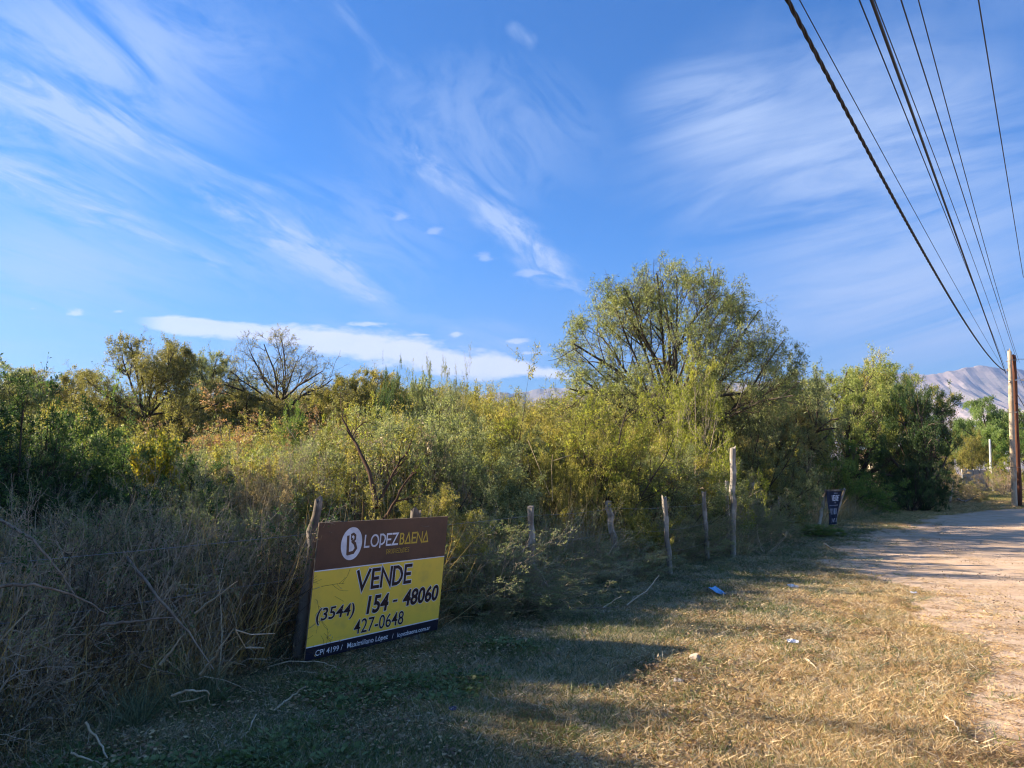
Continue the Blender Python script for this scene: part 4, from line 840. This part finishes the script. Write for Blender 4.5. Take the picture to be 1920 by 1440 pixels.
NAVY = flat_mat('sign_navy', (.012, .012, .028), .4, .35)
SWHITE = flat_mat('sign_white', (.80, .76, .82), .45, .3, (.56, .53, .6), 5)
SYEL = flat_mat('sign_letter_yellow', (.66, .44, .06), .45, .3)
SBLK = flat_mat('sign_black', (.022, .010, .014), .45, .3)
WOODF = flat_mat('sign_frame_wood', (.25, .19, .14), .9, .1, (.12, .09, .07), 9)
def panel(u0, u1, v0, v1, z0, z1, nm, m, lab=None):
    m_ = MB().box(((u0+u1)/2*BW, (v0+v1)/2*BH, (z0+z1)/2), ((u1-u0)*BW, (v1-v0)*BH, z1-z0)); o = m_.build(nm, m, sg)
    if lab: o['label'] = lab
    return o
panel(0, 1, 0, 1, -.012, -.001, 'backing_board', WOODF)
panel(.001, .999, .6500, .999, -.0008, .002, 'header_panel', BROWN)
panel(.001, .999, .1010, .6420, -.0008, .002, 'main_panel', YEL)
panel(.001, .999, .001, .0930, -.0008, .002, 'footer_panel', NAVY)
panel(.001, .999, .6422, .6498, -.0008, .0026, 'divider_strip', SWHITE); panel(.001, .999, .0932, .1008, -.0008, .0026, 'divider_strip', SWHITE)
for a in (.03, .5, .97):
    MB().box((a*BW, .5*BH, -.027), (.045, BH*.98, .028)).build('batten', WOODF, sg)
m_ = MB(); a_ = np.linspace(0, 2*np.pi, 49)[:-1]; V = [to(.229+.0735*math.cos(q), .828+.126*math.sin(q), .0036) for q in a_]+[to(.229, .828, .0036)]
m_.add(V, [[i, (i+1) % 48, 48] for i in range(48)]); m_.build('emblem_disc', SWHITE, sg)
m_ = MB()
for zi, (pts_, wd) in enumerate([([(.200, .885), (.207, .752), (.246, .760), (.262, .790), (.252, .825), (.236, .842)], .017), ([(.222, .895), (.236, .902), (.249, .888), (.250, .862), (.236, .842)], .013), ([(.222, .895), (.2235, .86), (.231, .868), (.228, .842), (.236, .842)], .007)]):
    P = np.array(pts_); zq = .0044+zi*.0003
    for i in range(len(P)-1):
        a, b_ = P[i], P[i+1]; d = (b_-a)*np.array([BW, BH]); d = d/np.hypot(*d); nr = np.array([-d[1]/BW, d[0]/BH])*wd*BW*.5; ee = np.array([d[0]/BW, d[1]/BH])*wd*BW*.28
        m_.add([to(*(a-nr-ee), zq+i*.00006), to(*(b_-nr+ee), zq+i*.00006), to(*(b_+nr+ee), zq+i*.00006), to(*(a+nr-ee), zq+i*.00006)], [[0, 1, 2, 3]])
m_.build('emblem_letter', BROWN, sg)
AS = BW/BH
def st(name, txt, u0, u1, v0, v1, wd, z, m, **k):
    mb_ = MB(); t2 = lambda x, y, z_: (x, y, z_); stroke_text(mb_, txt, t2, u0*BW, u1*BW, v0*BH, v1*BH, wd, z, **k); o = mb_.build(name, m, sg); return o
st('lettering', 'LOPEZ', .322, .574, .793, .881, .0165, .0036, SWHITE, wmap={'L': .75, 'O': 1.1, 'P': .85, 'E': .75, 'Z': .85})
st('lettering', 'BAENA', .592, .832, .793, .876, .0150, .0036, SYEL, wmap={'B': .8, 'E': .75})
st('lettering', 'PROPIEDADES', .493, .676, .722, .757, .0035, .0036, SYEL, gap=.28)
st('lettering_outline', 'VENDE', .298, .709, .467, .604, .046, .0034, SWHITE, wmap={'V': 1.15, 'E': .68, 'D': .9}, gap=.30)
st('lettering', 'VENDE', .298, .709, .467, .604, .030, .0052, SBLK, wmap={'V': 1.15, 'E': .68, 'D': .9}, gap=.30)
def dbl(txt, u0, u1, v0, v1, of=.022, ol=.05, **k):
    o, ref = font_text(txt, to, u0, u1, v0, v1, .0056, 'lettering', SBLK, sg, offset=of, **k)
    font_text(txt, to, u0, u1, v0, v1, .0040, 'lettering_outline', SWHITE, sg, offset=of+ol, fitbox=ref, **k)
dbl('154', .386, .551, .258, .402, .030, .028, shear=.1); dbl('-', .586, .620, .318, .336, .03, .03); dbl('48060', .666, .974, .264, .405, .030, .028, shear=.1)
dbl('(3544)', .042, .298, .247, .369, .014, .024, shear=.12); dbl('427-0648', .307, .685, .120, .232, .004, .022, space=1.02)
for txt, u0, u1, v0, v1 in (('CPI 4199 /', .062, .241, .022, .064), ('Maximiliano López', .273, .574, .012, .066), ('/', .607, .617, .018, .056), ('lopezbaena.com.ar', .650, .930, .007, .055)):
    font_text(txt, to, u0, u1, v0, v1, .0036, 'lettering', SWHITE, sg, offset=.008 if txt != '/' else 0)
# tie wires, nails and scratches on the board
for (u0, v0, u1, v1) in ((-.01, .52, .045, .528), (-.012, .235, .04, .262), (.065, .93, .085, .925), (.76, .93, .83, .925)):
    P = np.array([[u0*BW, v0*BH, .006], [(u0+u1)/2*BW, (v0+v1)/2*BH-.004, .009], [u1*BW, v1*BH, .004]])[None]
    MB().tubes(P, np.full((1, 3), .0022), 4, rs).build('tie_wire', POSTD, sg)

# ------------------------------------------------------------------ the black banner
TARP = flat_mat('black_tarp', (.018, .024, .046), .8, .12, (.03, .038, .07), 4, .4, .7)
TWH = flat_mat('banner_white', (.55, .6, .75), .5, .3)
bp1 = post((1535, 987), (1549, 919), 7, POSTW, 'white-banded leaning post on the left of the black banner', False, 12, cat='post', name='sign_post', Yd=21.6)
bp2 = post((1562, 985), (1583, 917), 5, POSTW, 'white-banded leaning post on the right of the black banner', False, 13, cat='post', name='sign_post', Yd=22.0)
q0, q1 = W(1550, 921, 21.4), W(1578, 921, 21.9); q2, q3 = W(1569, 981, 21.8), W(1553, 985, 21.5)
def bq(u, v):
    sgm = math.sin(v*5+u*2)*.02*(1-v)+math.sin(u*11+v*3)*.03*(1-v)
    w_ = .0 ; a = np.array(q3)*(1-v)+np.array(q0)*v; b_ = np.array(q2)*(1-v)+np.array(q1)*v
    pull = .10*(1-v)*v; a = a+(b_-a)*(-.10*(v-.45) if v < .45 else 0); p = a+(b_-a)*u; return p+np.array([.75*sgm, -sgm, 0])
bnr = empty('banner', (float(q3[0]), float(q3[1]), 0)); tag(bnr, 'black fabric VENDE banner sagging between two white-banded posts', 'banner')
nfz = norm(np.cross(np.array(q2)-np.array(q3), np.array(q0)-np.array(q3))); nfz = nfz if nfz[1] < 0 else -nfz
m_ = MB(); n_ = 18; lo = np.array(bnr.location)
gr_ = np.array([bq(i/n_, j/n_)-lo for j in range(n_+1) for i in range(n_+1)]); qd = [[j*(n_+1)+i, j*(n_+1)+i+1, (j+1)*(n_+1)+i+1, (j+1)*(n_+1)+i] for j in range(n_) for i in range(n_)]
m_.add(gr_, qd); m_.add(gr_-nfz*.004, [q[::-1] for q in qd]); m_.build('banner_cloth', TARP, bnr, smooth=True)
tb = lambda u, v, z: bq(u, v)-lo+nfz*(.012+z)
bw_ = .34
def stb(name, txt, u0, u1, v0, v1, wd, **k):
    mb_ = MB()
    ub = float(np.linalg.norm(np.array(q1)-np.array(q0))); vb = float(np.linalg.norm(np.array(q0)-np.array(q3)))
    stroke_text(mb_, txt, lambda x, y, z: tb(x/ub, y/vb, z), u0*ub, u1*ub, v0*vb, v1*vb, wd, .0, **k); mb_.build(name, TWH, bnr)
stb('lettering', 'VENDE', .34, .84, .72, .87, .028, gap=.3)
r_ = np.random.default_rng(5)
mb_ = MB()
for (u0, u1, v0, v1, n__) in ((.45, .72, .925, .955, 5), (.52, .68, .64, .675, 3), (.12, .9, .555, .585, 16), (.15, .9, .30, .48, 9), (.35, .8, .06, .18, 4)):
    for i in range(n__):
        ua = u0+(u1-u0)*(i+.5)/n__; hw_ = (u1-u0)/n__*.22
        vv = np.linspace(v0, v1, 4); V = []
        for k__, v in enumerate(vv):
            oo = (.35*hw_)*math.sin(i*2.1+k__*1.7); V += [tb(ua-hw_*.55+oo, v, .001), tb(ua+hw_*.55+oo, v, .001)]
        mb_.add(V, [[2*k__, 2*k__+1, 2*k__+3, 2*k__+2] for k__ in range(3)], 0, .5)
tag(mb_.build('faded_print', TWH, bnr), None, None, None, 'stuff')
mb_ = MB(); P = np.array([q0+np.array([-.1, 0, .03]), (q0+q1)/2+np.array([0, 0, .025]), q1+np.array([.12, 0, .04])])-lo; mb_.tubes(P[None], np.full((1, 3), .018), 6, rs, cap=True); mb_.build('top_rail', POSTD, bnr)

# ------------------------------------------------------------------ utility pole and cables
POLE = wood_mat('pole_wood_pale', (.40, .33, .24), (.56, .47, .35), 8, 22, .9, (.34, .26, .18), .6)
POLER = wood_mat('pole_wood_red', (.10, .042, .026), (.17, .075, .045), 8, 22, .9, None, .6)
up = empty('utility_pole', tuple(G(1903, 951))); tag(up, 'tall pale wooden utility pole with a red-brown stay timber strapped to it', 'utility pole')
B = G(1903, 951); T = W(1893, 657, B[1]); lathe_post('pole_shaft', B*0, T-B, .150, .095, POLE, False, 31, up, jit=.05)
Bb = G(1912, 950); Bb[1] -= .02; Tb = W(1900.5, 666, B[1]+.06); lathe_post('stay_timber', Bb-B+np.array([0, .05, 0]), Tb-B, .125, .08, POLER, False, 32, up, jit=.06)
IRON = flat_mat('iron_band', (.25, .24, .23), .5, .4, metal=.5)
for zf in (.93, .60, .25):
    c_ = (T-B)*zf; a_ = np.linspace(0, 2*np.pi, 17); P = np.stack([c_[0]+.07+.24*np.cos(a_), c_[1]+.20*np.sin(a_), c_[2]+0*a_], 1)
    MB().tubes(P[None], np.full((1, 17), .010), 5, rs).build('strap', IRON, up)
c_ = W(1897, 674, B[1])-B; MB().tubes(np.array([[c_, c_+np.array([.35, -.05, .01]), c_+np.array([.62, -.1, -.0])]]), np.full((1, 3), .014), 6, rs, cap=True).build('arm_bracket', IRON, up)
c_ = W(1903, 713, B[1])-B; MB().tubes(np.array([[c_, c_+np.array([.5, -.1, .07]), c_+np.array([1.2, -.2, .10])], [c_+np.array([.25, 0, .03]), c_+np.array([.7, -.1, -.12]), c_+np.array([1.1, -.2, -.33])]]), np.full((2, 3), .028), 6, rs, cap=True).build('lamp_arm', WHITE, up)
INS = flat_mat('insulator', (.35, .3, .26), .3, .5)
for (px_, py_) in ((1889, 694), (1893, 716)):
    c_ = W(px_, py_, B[1]-.1)-B; MB().tubes(np.array([[c_+np.array([0, 0, -.07]), c_+np.array([0, 0, -.02]), c_+np.array([0, 0, .03]), c_+np.array([0, 0, .07])]]), np.array([[.02, .045, .03, .045]]), 8, rs, cap=True).build('insulator', INS, up)
CAB = flat_mat('cable_black', (.012, .012, .014), .55, .3)
def cable(pl, ztop, rad, label, twist=0, end=None, plan=None, n=90):
    """pl: (x,y) pixel list top -> pole"""
    pl = [(1440+x/2.057, y/2.057) for x, y in pl]
    r0_ = ray(*pl[0]); A = np.array([0, 0, HCAM])+r0_*((ztop-HCAM)/r0_[2])
    E_ = W(pl[-1][0], pl[-1][1], end if end else B[1]-.05)
    if plan is not None: E_ = A+np.array([*plan, 0])*30
    d = (E_-A)[:2]; nrm = np.array([-d[1], d[0]]); pts_ = []
    for q in pl:
        r_q = ray(*q); k__ = (nrm@A[:2])/(nrm@r_q[:2]); pts_.append(np.array([0, 0, HCAM])+r_q*k__)
    pts_ = np.array(pts_); tq = np.hypot(pts_[:, 0]-A[0], pts_[:, 1]-A[1]); cf = np.polyfit(tq, pts_[:, 2], 2, w=np.array([2]+[1]*(len(tq)-2)+[3])); dl = d/np.hypot(*d)
    tm = tq[-1]; ts = np.linspace(-12, tm, n); zq = np.polyval(cf, ts); zq = zq+(pts_[-1, 2]-np.polyval(cf, tm))*np.clip(ts/tm, 0, 1)+(pts_[0, 2]-np.polyval(cf, 0))*np.clip(1-ts/tm, 0, 1.)
    P = np.stack([A[0]+dl[0]*ts, A[1]+dl[1]*ts, zq], 1)
    m_ = MB()
    if twist:
        n2 = 520; t2 = np.linspace(-12, tm, n2); P2 = np.stack([np.interp(t2, ts, P[:, i]) for i in range(3)], 1); S_ = np.array([-dl[1], dl[0], 0])
        for ph in range(3):
            an = t2*twist+ph*2.094; Q2 = P2+rad*.62*(np.cos(an)[:, None]*S_+np.sin(an)[:, None]*np.array([0, 0, 1.])); m_.tubes(Q2[None], np.full((1, n2), rad*.60), 5, rs)
    else: m_.tubes(P[None], np.full((1, n), rad), 5, rs)
    return tag(m_.build('overhead_cable', CAB, smooth=True), label, 'cable', 'overhead cables')
cable([(75, 0), (170, 185), (330, 480), (540, 860), (700, 1150), (910, 1428)], 6.0, .020, 'thick twisted overhead cable, leftmost and lowest at the pole', 9)
cable([(122, 0), (340, 400), (545, 770), (720, 1100), (908, 1420)], 6.2, .0055, 'thin overhead wire just right of the thick twisted cable')
cable([(352, 0), (470, 290), (600, 610), (690, 840), (780, 1070), (915, 1420)], 6.2, .0075, 'thin overhead wire hugging the left side of the smooth thick cable')
cable([(399, 0), (500, 280), (640, 640), (770, 1040), (917, 1440)], 6.1, .017, 'smooth thick overhead cable in the middle of the bundle')
cable([(411, 0), (543, 370), (740, 880), (862, 1190), (925, 1385)], 6.2, .006, 'thin overhead wire hugging the right side of the smooth thick cable')
cable([(513, 0), (620, 330), (740, 730), (860, 1080), (962, 1395)], 6.6, .008, 'thin overhead wire right of the smooth thick cable, fifth from the left')
cable([(580, 0), (690, 420), (830, 900), (930, 1290), (970, 1398)], 6.9, .007, 'thin overhead wire second from the right edge of the photo')
cable([(812, 0), (880, 420), (985, 1070)], 6.9, .008, 'rightmost thin overhead wire leaving the photo at its right edge', plan=(.584, .811))
for (a, b_, rr_, lb) in (((1904, 733), (1945, 800), .018, 'upper thick cable running on from the pole to the right'), ((1904, 756), (1945, 835), .018, 'lower thick cable running on from the pole to the right'), ((1898, 674), (1935, 760), .008, 'thin wire running on from the bracket of the pole to the right')):
    p_, q_ = W(*a, B[1]+.05), W(*b_, B[1]+14); t_ = np.linspace(0, 1, 12)[:, None]; P = p_+(q_-p_)*t_; P[:, 2] -= (.4*t_*(1-t_))[:, 0]
    tag(MB().tubes(P[None], np.full((1, 12), rr_), 5, rs).build('overhead_cable', CAB), lb, 'cable', 'overhead cables')

# ------------------------------------------------------------------ house, wall and gate far down the road
PLA = flat_mat('cream_plaster', (.62, .53, .38), .9, .1, (.52, .43, .30), 1.5); CONC = flat_mat('grey_concrete', (.30, .29, .28), .9, .1, (.22, .215, .21), 1.3)
GDARK = flat_mat('gate_dark', (.05, .052, .062), .6, .3); TILE = flat_mat('roof_brown', (.13, .08, .06), .9, .1)
Yh = 80.0; a = W(1762, 905, Yh); b_ = W(1788, 859, Yh)
hs_ = empty('house', (float(a[0]), Yh, 0)); tag(hs_, 'cream plastered house wall glimpsed between dark trees', 'house')
Wd = float(b_[0]-a[0]); Hh_ = float(b_[2])
MB().box((Wd/2-3.0, 3.0, Hh_/2), (Wd+6, 6, Hh_)).build('wall', PLA, hs_)
MB().box((.45*Wd, -.06, Hh_/2), (.22, .12, Hh_-.004)).build('pilaster', GDARK, hs_)
m_ = MB(); x0, x1, yF, yB, zt = -6.3, Wd+.35, -.35, 6.4, Hh_; ym = 3
m_.add([(x0, yF, zt), (x1, yF, zt), (x1, ym, zt+1.1), (x0, ym, zt+1.1), (x0, yB, zt), (x1, yB, zt), (x0, yF, zt-.12), (x1, yF, zt-.12), (x0, yB, zt-.12), (x1, yB, zt-.12)], [[0, 1, 2, 3], [3, 2, 5, 4], [6, 7, 1, 0], [4, 5, 9, 8], [8, 9, 7, 6]])
m_.add([(x0, yF, zt), (x0, ym, zt+1.1), (x0, yB, zt), (x1, yF, zt), (x1, ym, zt+1.1), (x1, yB, zt)], [[0, 1, 2], [3, 5, 4]]); m_.build('roof', TILE, hs_)
A_ = G(1808, 921); C_ = G(1852, 921.5); A_[1] = 70; C_[1] = 70; A_[0] = W(1806, 900, 70)[0]; C_[0] = W(1850, 900, 70)[0]; top_ = W(1830, 880.5, 70)[2]
wl = empty('boundary_wall', (A_[0], 70, 0)); tag(wl, 'grey panelled concrete boundary wall left of the gate pillar', 'wall'); Lw = C_[0]-A_[0]
for i in range(5):
    if i < 4:
        for j in range(4): MB().box((Lw*(i+.5)/4, .05, (j+.5)*top_/4), (Lw/4-.13, .05, top_/4-.015)).build('wall_panel', CONC, wl)
    MB().box((Lw*i/4, .04, top_/2+.03), (.12, .14, top_+.06)).build('post', CONC, wl)
pl_ = W(1862, 876, 69.5); hp = pl_[2]
gp = empty('gate_pillar', (pl_[0], 69.5, 0)); tag(gp, 'grey pillar with flat cap carrying the thin white mast', 'pillar')
MB().box((0, 0, (hp-.15)/2), (.55, .5, hp-.15)).build('shaft', CONC, gp); MB().box((0, 0, hp-.075), (.75, .7, .146)).build('cap', CONC, gp)
gt = empty('gate', (C_[0], 69.8, 0)); tag(gt, 'dark slatted gate between the grey wall and the capped pillar', 'gate'); Lg = pl_[0]-.3-C_[0]
for i in range(4): MB().box((Lg*(i+.5)/4, 0, 1.0), (Lg/4-.04, .05, 1.9)).build('slat', GDARK, gt)
MB().box((Lg/2, .06, 1.7), (Lg, .05, .08)).build('rail', GDARK, gt); MB().box((Lg/2, .06, .3), (Lg, .05, .08)).build('rail', GDARK, gt)
m1, m2 = W(1857.5, 878, 69.5), W(1856, 824, 69.5)
tag(MB().tubes(np.array([[m1, (m1+m2)/2, m2]]), np.full((1, 3), .085), 8, rs, cap=True).build('mast', WHITE), 'thin white upright mast above the grey gate pillar', 'mast')

# ------------------------------------------------------------------ sticks, branches and litter
def stick(pts_px, zs, rad, m, label, cat='stick', name='stick', forks=(), group=None):
    P = []
    for (px_, py_), z_ in zip(pts_px, zs): P.append(G(px_, py_, z_))
    P = np.array(P); k__ = len(P); t_ = np.linspace(0, k__-1, k__*4); P2 = np.stack([np.interp(t_, np.arange(k__), P[:, i]) for i in range(3)], 1); P2[1:-1] = (P2[:-2]+P2[1:-1]*2+P2[2:])/4
    P2[1:-1] += rs.normal(size=(len(P2)-2, 3))*rad*.35
    m_ = MB().tubes(P2[None], (rad*(1-.6*np.linspace(0, 1, len(P2))))[None], 6, rs, cap=True)
    for f_ in forks:
        F_ = np.array([G(a, b2, z_) for a, b2, z_ in f_]); m_.tubes(F_[None], (rad*.6*(1-.5*np.linspace(0, 1, len(F_))))[None], 5, rs)
    o = m_.build(name, m, smooth=True); return tag(o, label, cat, group)
STK = wood_mat('stick_pale', (.36, .29, .20), (.52, .44, .32), 20, 6, .9, None, .3); STKD = wood_mat('stick_brown', (.17, .13, .10), (.27, .22, .17), 20, 6, .9, None, .3)
stick([(510, 1335), (555, 1300), (573, 1288)], [.02, .10, .16], .009, STK, 'forked pale broken stick on the grass left of the sale board foot', forks=[[(520, 1333, .03), (545, 1336, .03), (578, 1336, .04)]])
stick([(418, 1406), (460, 1380), (480, 1340)], [.02, .05, .10], .010, STK, 'curved pale stick on the grass in the lower left')
stick([(160, 1355), (185, 1390), (210, 1436)], [.20, .10, .02], .009, STK, 'straight pale stick in the bottom left corner', )
stick([(133, 1412), (170, 1425), (215, 1440)], [.10, .06, .03], .007, STK, 'short pale twig crossing the straight stick in the bottom left corner')
stick([(222, 1215), (255, 1245), (330, 1265)], [.35, .28, .20], .011, STKD, 'broken brown branch low in the dead brush')
stick([(232, 1035), (275, 1095), (340, 1170), (400, 1255)], [1.0, .85, .6, .3], .013, STKD, 'long brown branch slanting down through the dead brush')
stick([(300, 1246), (345, 1190)], [.35, .55], .010, STK, 'short pale broken branch in the middle of the dead brush')
stick([(366, 1150), (445, 1090)], [.65, .9], .009, STK, 'pale straight broken branch pointing up right in the dead brush')
stick([(375, 1265), (400, 1235), (437, 1180)], [.35, .5, .7], .010, STK, 'pale bent branch rising at the right of the dead brush', forks=[[(437, 1180, .7), (470, 1190, .6), (515, 1188, .55)], [(440, 1180, .7), (460, 1215, .5), (495, 1215, .45)]])
stick([(322, 1305), (355, 1293), (390, 1296), (392, 1320)], [.2, .26, .24, .12], .009, STK, 'hooked pale root at the foot of the dead brush', forks=[[(335, 1317, .12), (365, 1312, .16), (385, 1304, .2)]])
stick([(190, 1172), (250, 1164), (325, 1158)], [.7, .74, .78], .010, STKD, 'pale horizontal branch across the dead brush')
stick([(0, 1100), (60, 1094), (150, 1120), (200, 1150)], [1.0, 1.02, .9, .8], .010, STKD, 'grey-green arching branch at the left edge of the dead brush')
stick([(0, 975), (60, 1010), (110, 1070), (140, 1115)], [1.3, 1.2, 1.0, .85], .011, STKD, 'long grey branch descending from the left edge')
stick([(495, 1252), (540, 1240), (600, 1240), (640, 1255)], [.05, .10, .10, .04], .007, STK, 'thin bent stick under the lower left corner of the sale board', forks=[[(500, 1270, .03), (560, 1258, .05), (640, 1268, .02)]])
stick([(945, 1130), (1060, 1142), (1160, 1138)], [.03, .05, .04], .010, STKD, 'long stick lying in the grass below the square stake')
stick([(1175, 1135), (1215, 1105), (1236, 1078)], [.04, .15, .28], .010, STK, 'pale forked branch on the ground below the leaning stakes', forks=[[(1180, 1132, .05), (1190, 1118, .12), (1215, 1112, .12)]])
stick([(1130, 1140), (1165, 1118)], [.04, .16], .009, STK, 'short pale stick left of the forked branch below the stakes')
stick([(1508, 1235), (1522, 1243), (1535, 1256)], [.02, .04, .02], .011, STK, 'short curved pale stick lying on the sunlit grass')
stick([(1773, 1343), (1790, 1355), (1798, 1372)], [.02, .03, .02], .008, STK, 'small curved twig in the lower right grass')
stick([(1545, 1020), (1556, 1026), (1565, 1032)], [.25, .16, .03], .022, STK, 'short yellow stick beside the road near the brush heap')
stick([(1795, 936), (1810, 940), (1840, 925)], [.3, .12, .5], .05, STKD, 'forked dry branch in front of the far olive scrub')
# golden reeds
def reed(pts_, Yd, rad, label):
    P = np.array([W(a, b2, Yd+c_) for a, b2, c_ in pts_]); o = MB().tubes(P[None], (rad*(1-.4*np.linspace(0, 1, len(P))))[None], 5, rs, cap=True).build('cane', REED); tag(o, label, 'cane', 'dry canes')
REED = wood_mat('reed_cane', (.50, .36, .18), (.62, .48, .27), 20, 6, .8, None, .2)
for a_, Yd_, rd_, lb_ in (([(815, 955, 0), (880, 990, .1), (958, 1052, .2)], 9.2, .007, 'long golden cane slanting down right from the top right corner of the sale board'),
                     ([(862, 968, 0), (925, 1010, .1), (985, 1100, .2)], 9.5, .006, 'golden cane slanting down behind the square stake'),
                     ([(835, 1000, 0), (910, 1030, .1), (975, 1090, .2)], 9.1, .006, 'lower golden cane bent over beside the sale board'),
                     ([(990, 825, .3), (1008, 870, .2), (1030, 925, 0)], 11.6, .006, 'upper golden cane leaning left above the square stake'),
                     ([(1036, 940, 0), (1034, 880, 0), (1036, 852, 0)], 11.6, .006, 'upright golden cane above the stakes'),
                     ([(1037, 864, 0), (1055, 858, 0), (1070, 853, .1)], 11.6, .0055, 'broken golden cane tip bent to the right'),
                     ([(850, 1040, 0), (858, 1000, 0), (875, 960, 0)], 9.3, .005, 'short golden cane right of the sale board'),
                     ([(430, 805, 0), (432, 850, 0), (433, 922, 0)], 9.6, .005, 'pale upright stalk above the grey dry shrub'),
                     ([(537, 800, 0), (548, 815, 0), (556, 828, 0)], 13, .009, 'short pale broken stem in the thicket left of the twisted tree')): reed(a_, Yd_, rd_, lb_)
# golden grass clumps (countable)
ck = {}
def clump(px_, Yd, sc, kind, label, zs=1.0):
    if kind not in ck: ck[kind] = {'gold': tuft(61, 130, .30, 1.3, .008, .32, 6, .25), 'tan': tuft(62, 150, .34, 1.1, .007, .55, 6, .5), 'green': tuft(63, 170, .22, .62, .007, .75, 6, .7)}[kind].mesh(kind+'_clump', [{'gold': GOLD, 'tan': STRAW, 'green': GRASSB}[kind]])
    o = bpy.data.objects.new('grass_clump', ck[kind]); link(o); o.location = ((px_-960)/FPX*Yd, Yd, -.02); o.rotation_euler = (0, 0, px_*.37); o.scale = (sc, sc, sc*zs); tag(o, label, 'grass clump', 'grass clumps')
clump(1040, 11.7, 1.0, 'gold', 'tall reddish-gold grass clump above and right of the square stake', 1.1)
clump(1095, 12.2, 1.05, 'gold', 'tall golden grass clump between the square stake and the leaning pale stake', 1.1)
clump(915, 10.2, 1.0, 'tan', 'golden fallen grass clump right of the sale board', .75)
clump(965, 10.6, .9, 'tan', 'tan grass clump just behind the square stake', .8)
clump(1060, 11.0, .8, 'tan', 'low tan grass clump right of the square stake', .6)
clump(1185, 12.9, .8, 'gold', 'thin golden grass clump behind the leaning pale stake', .8)
clump(885, 8.6, 1.0, 'green', 'fountain of long blue-green grass right below the sale board')
clump(930, 8.9, .8, 'green', 'smaller blue-green grass tuft right of the grass fountain')
clump(1370, 15.1, .8, 'tan', 'dry grass clump at the foot of the tall round post', .7)
clump(1520, 24.6, 1.5, 'tan', 'orange dry grass left of the black banner', .9)
clump(1740, 40, 2.2, 'tan', 'golden dry grass around the far white stakes', .6)
clump(1700, 38, 2.2, 'tan', 'golden dry grass left of the far white stakes', .6)
clump(130, 5.6, .9, 'tan', 'dry bent grass clump low in the left foreground', .6)
clump(225, 5.9, .7, 'green', 'green grass tuft at the foot of the dead brush', .6)
# litter
def scrap(px_, py_, w_, h_, z_, m, label, rz=0.3, cat='litter', name='paper_scrap', tilt=.25):
    P = G(px_, py_); m_ = MB(); n_ = 4; r = np.random.default_rng(px_)
    g_ = np.array([[(i/n_-.5)*w_, (j/n_-.5)*h_, 0] for j in range(n_+1) for i in range(n_+1)]); g_[:, 2] = r.normal(size=len(g_))*w_*.05; g_[:, :2] += r.normal(size=(len(g_), 2))*w_*.03
    qd = [[j*(n_+1)+i, j*(n_+1)+i+1, (j+1)*(n_+1)+i+1, (j+1)*(n_+1)+i] for j in range(n_) for i in range(n_)]
    m_.add(g_, qd); m_.add(g_-np.array([0, 0, .002]), [q[::-1] for q in qd]); o = m_.build(name, m); o.location = (P[0], P[1], z_); o.rotation_euler = (tilt, .05, rz); tag(o, label, cat)
BLUE = flat_mat('blue_paper', (.16, .42, .72), .6, .2); PAP = flat_mat('white_paper', (.72, .71, .74), .6, .2); ORG = flat_mat('orange_leaf', (.6, .33, .02), .6, .2)
scrap(1345, 1115, .20, .17, .055, BLUE, 'crumpled light blue paper on the shaded grass', .9, tilt=.5)
scrap(1487, 1104, .13, .09, .04, PAP, 'small white paper scrap near the shade edge')
scrap(1487, 1211, .10, .05, .045, PAP, 'thin white scrap on the sunlit grass above the curved stick', .1)
scrap(1714, 1115, .09, .05, .03, PAP, 'tiny white scrap at the dirt edge', .1)
scrap(848, 1343, .05, .05, .05, flat_mat('navy_plastic', (.02, .04, .2), .5), 'tiny dark blue scrap in the shaded foreground grass', .1)
scrap(1079, 1036, .11, .035, .0, ORG, 'orange-yellow leaf caught in the twigs between the stakes', .1, 'leaf', 'dry_leaf')
bpy.data.objects['dry_leaf'].location = W(1079, 1036, 11.2)
def stone(px_, py_, r_s, m, label, sy=1.0, sz=.6):
    import bmesh
    bm = bmesh.new(); bmesh.ops.create_icosphere(bm, subdivisions=3, radius=1); r = random.Random(px_)
    ph = [r.random()*6 for _ in range(6)]
    for v in bm.verts:
        k__ = 1+.12*math.sin(v.co.x*3+ph[0])+.10*math.sin(v.co.y*4+ph[1])+.08*math.sin(v.co.z*5+ph[2]+v.co.x*3); v.co *= k__; v.co.z = max(min(v.co.z, .8), -.6)
        v.co = Vector((v.co.x*r_s, v.co.y*r_s*sy, v.co.z*r_s*sz))
    me = bpy.data.meshes.new('stone'); bm.to_mesh(me); bm.free(); me.materials.append(m); o = bpy.data.objects.new('stone', me); link(o); P = G(px_, py_); o.location = (P[0], P[1], r_s*sz*.45); o.rotation_euler = (.3, .2, px_*.1); tag(o, label, 'stone')
stone(1303, 1240, .052, flat_mat('stone_tan', (.46, .38, .30), .9, .1, (.36, .28, .21), 20), 'pale tan stone at the edge of the shade in the grass', .8, .9)
stone(1274, 1281, .045, flat_mat('stone_grey', (.26, .25, .26), .9, .1, (.18, .18, .19), 20), 'grey stone just below the pale tan stone')
# fallen leafy twig on the sunny grass
tw = put('spiny', 1640, 0, 0, 0, 'grey', TWIG, 'x', 'x') if False else None
r = empty('leafy_twig', tuple(G(1635, 1166)), .3); tag(r, 'fallen grey-green leafy twig on the sunlit grass near the dirt', 'twig'); r.scale = (.42, .30, .10)
ms, mf = shape_mesh('spiny')
for nm_, me_, mt_ in (('stem', ms, TWIGL), ('foliage', mf, LM['grey'])):
    a = bpy.data.objects.new(nm_, me_); link(a, r); a.material_slots[0].link = 'OBJECT'; a.material_slots[0].material = mt_
tt_all = sum(len(o.data.polygons) for o in scene.objects if o.type == 'MESH'); print('objects', len(scene.objects), 'faces', tt_all)
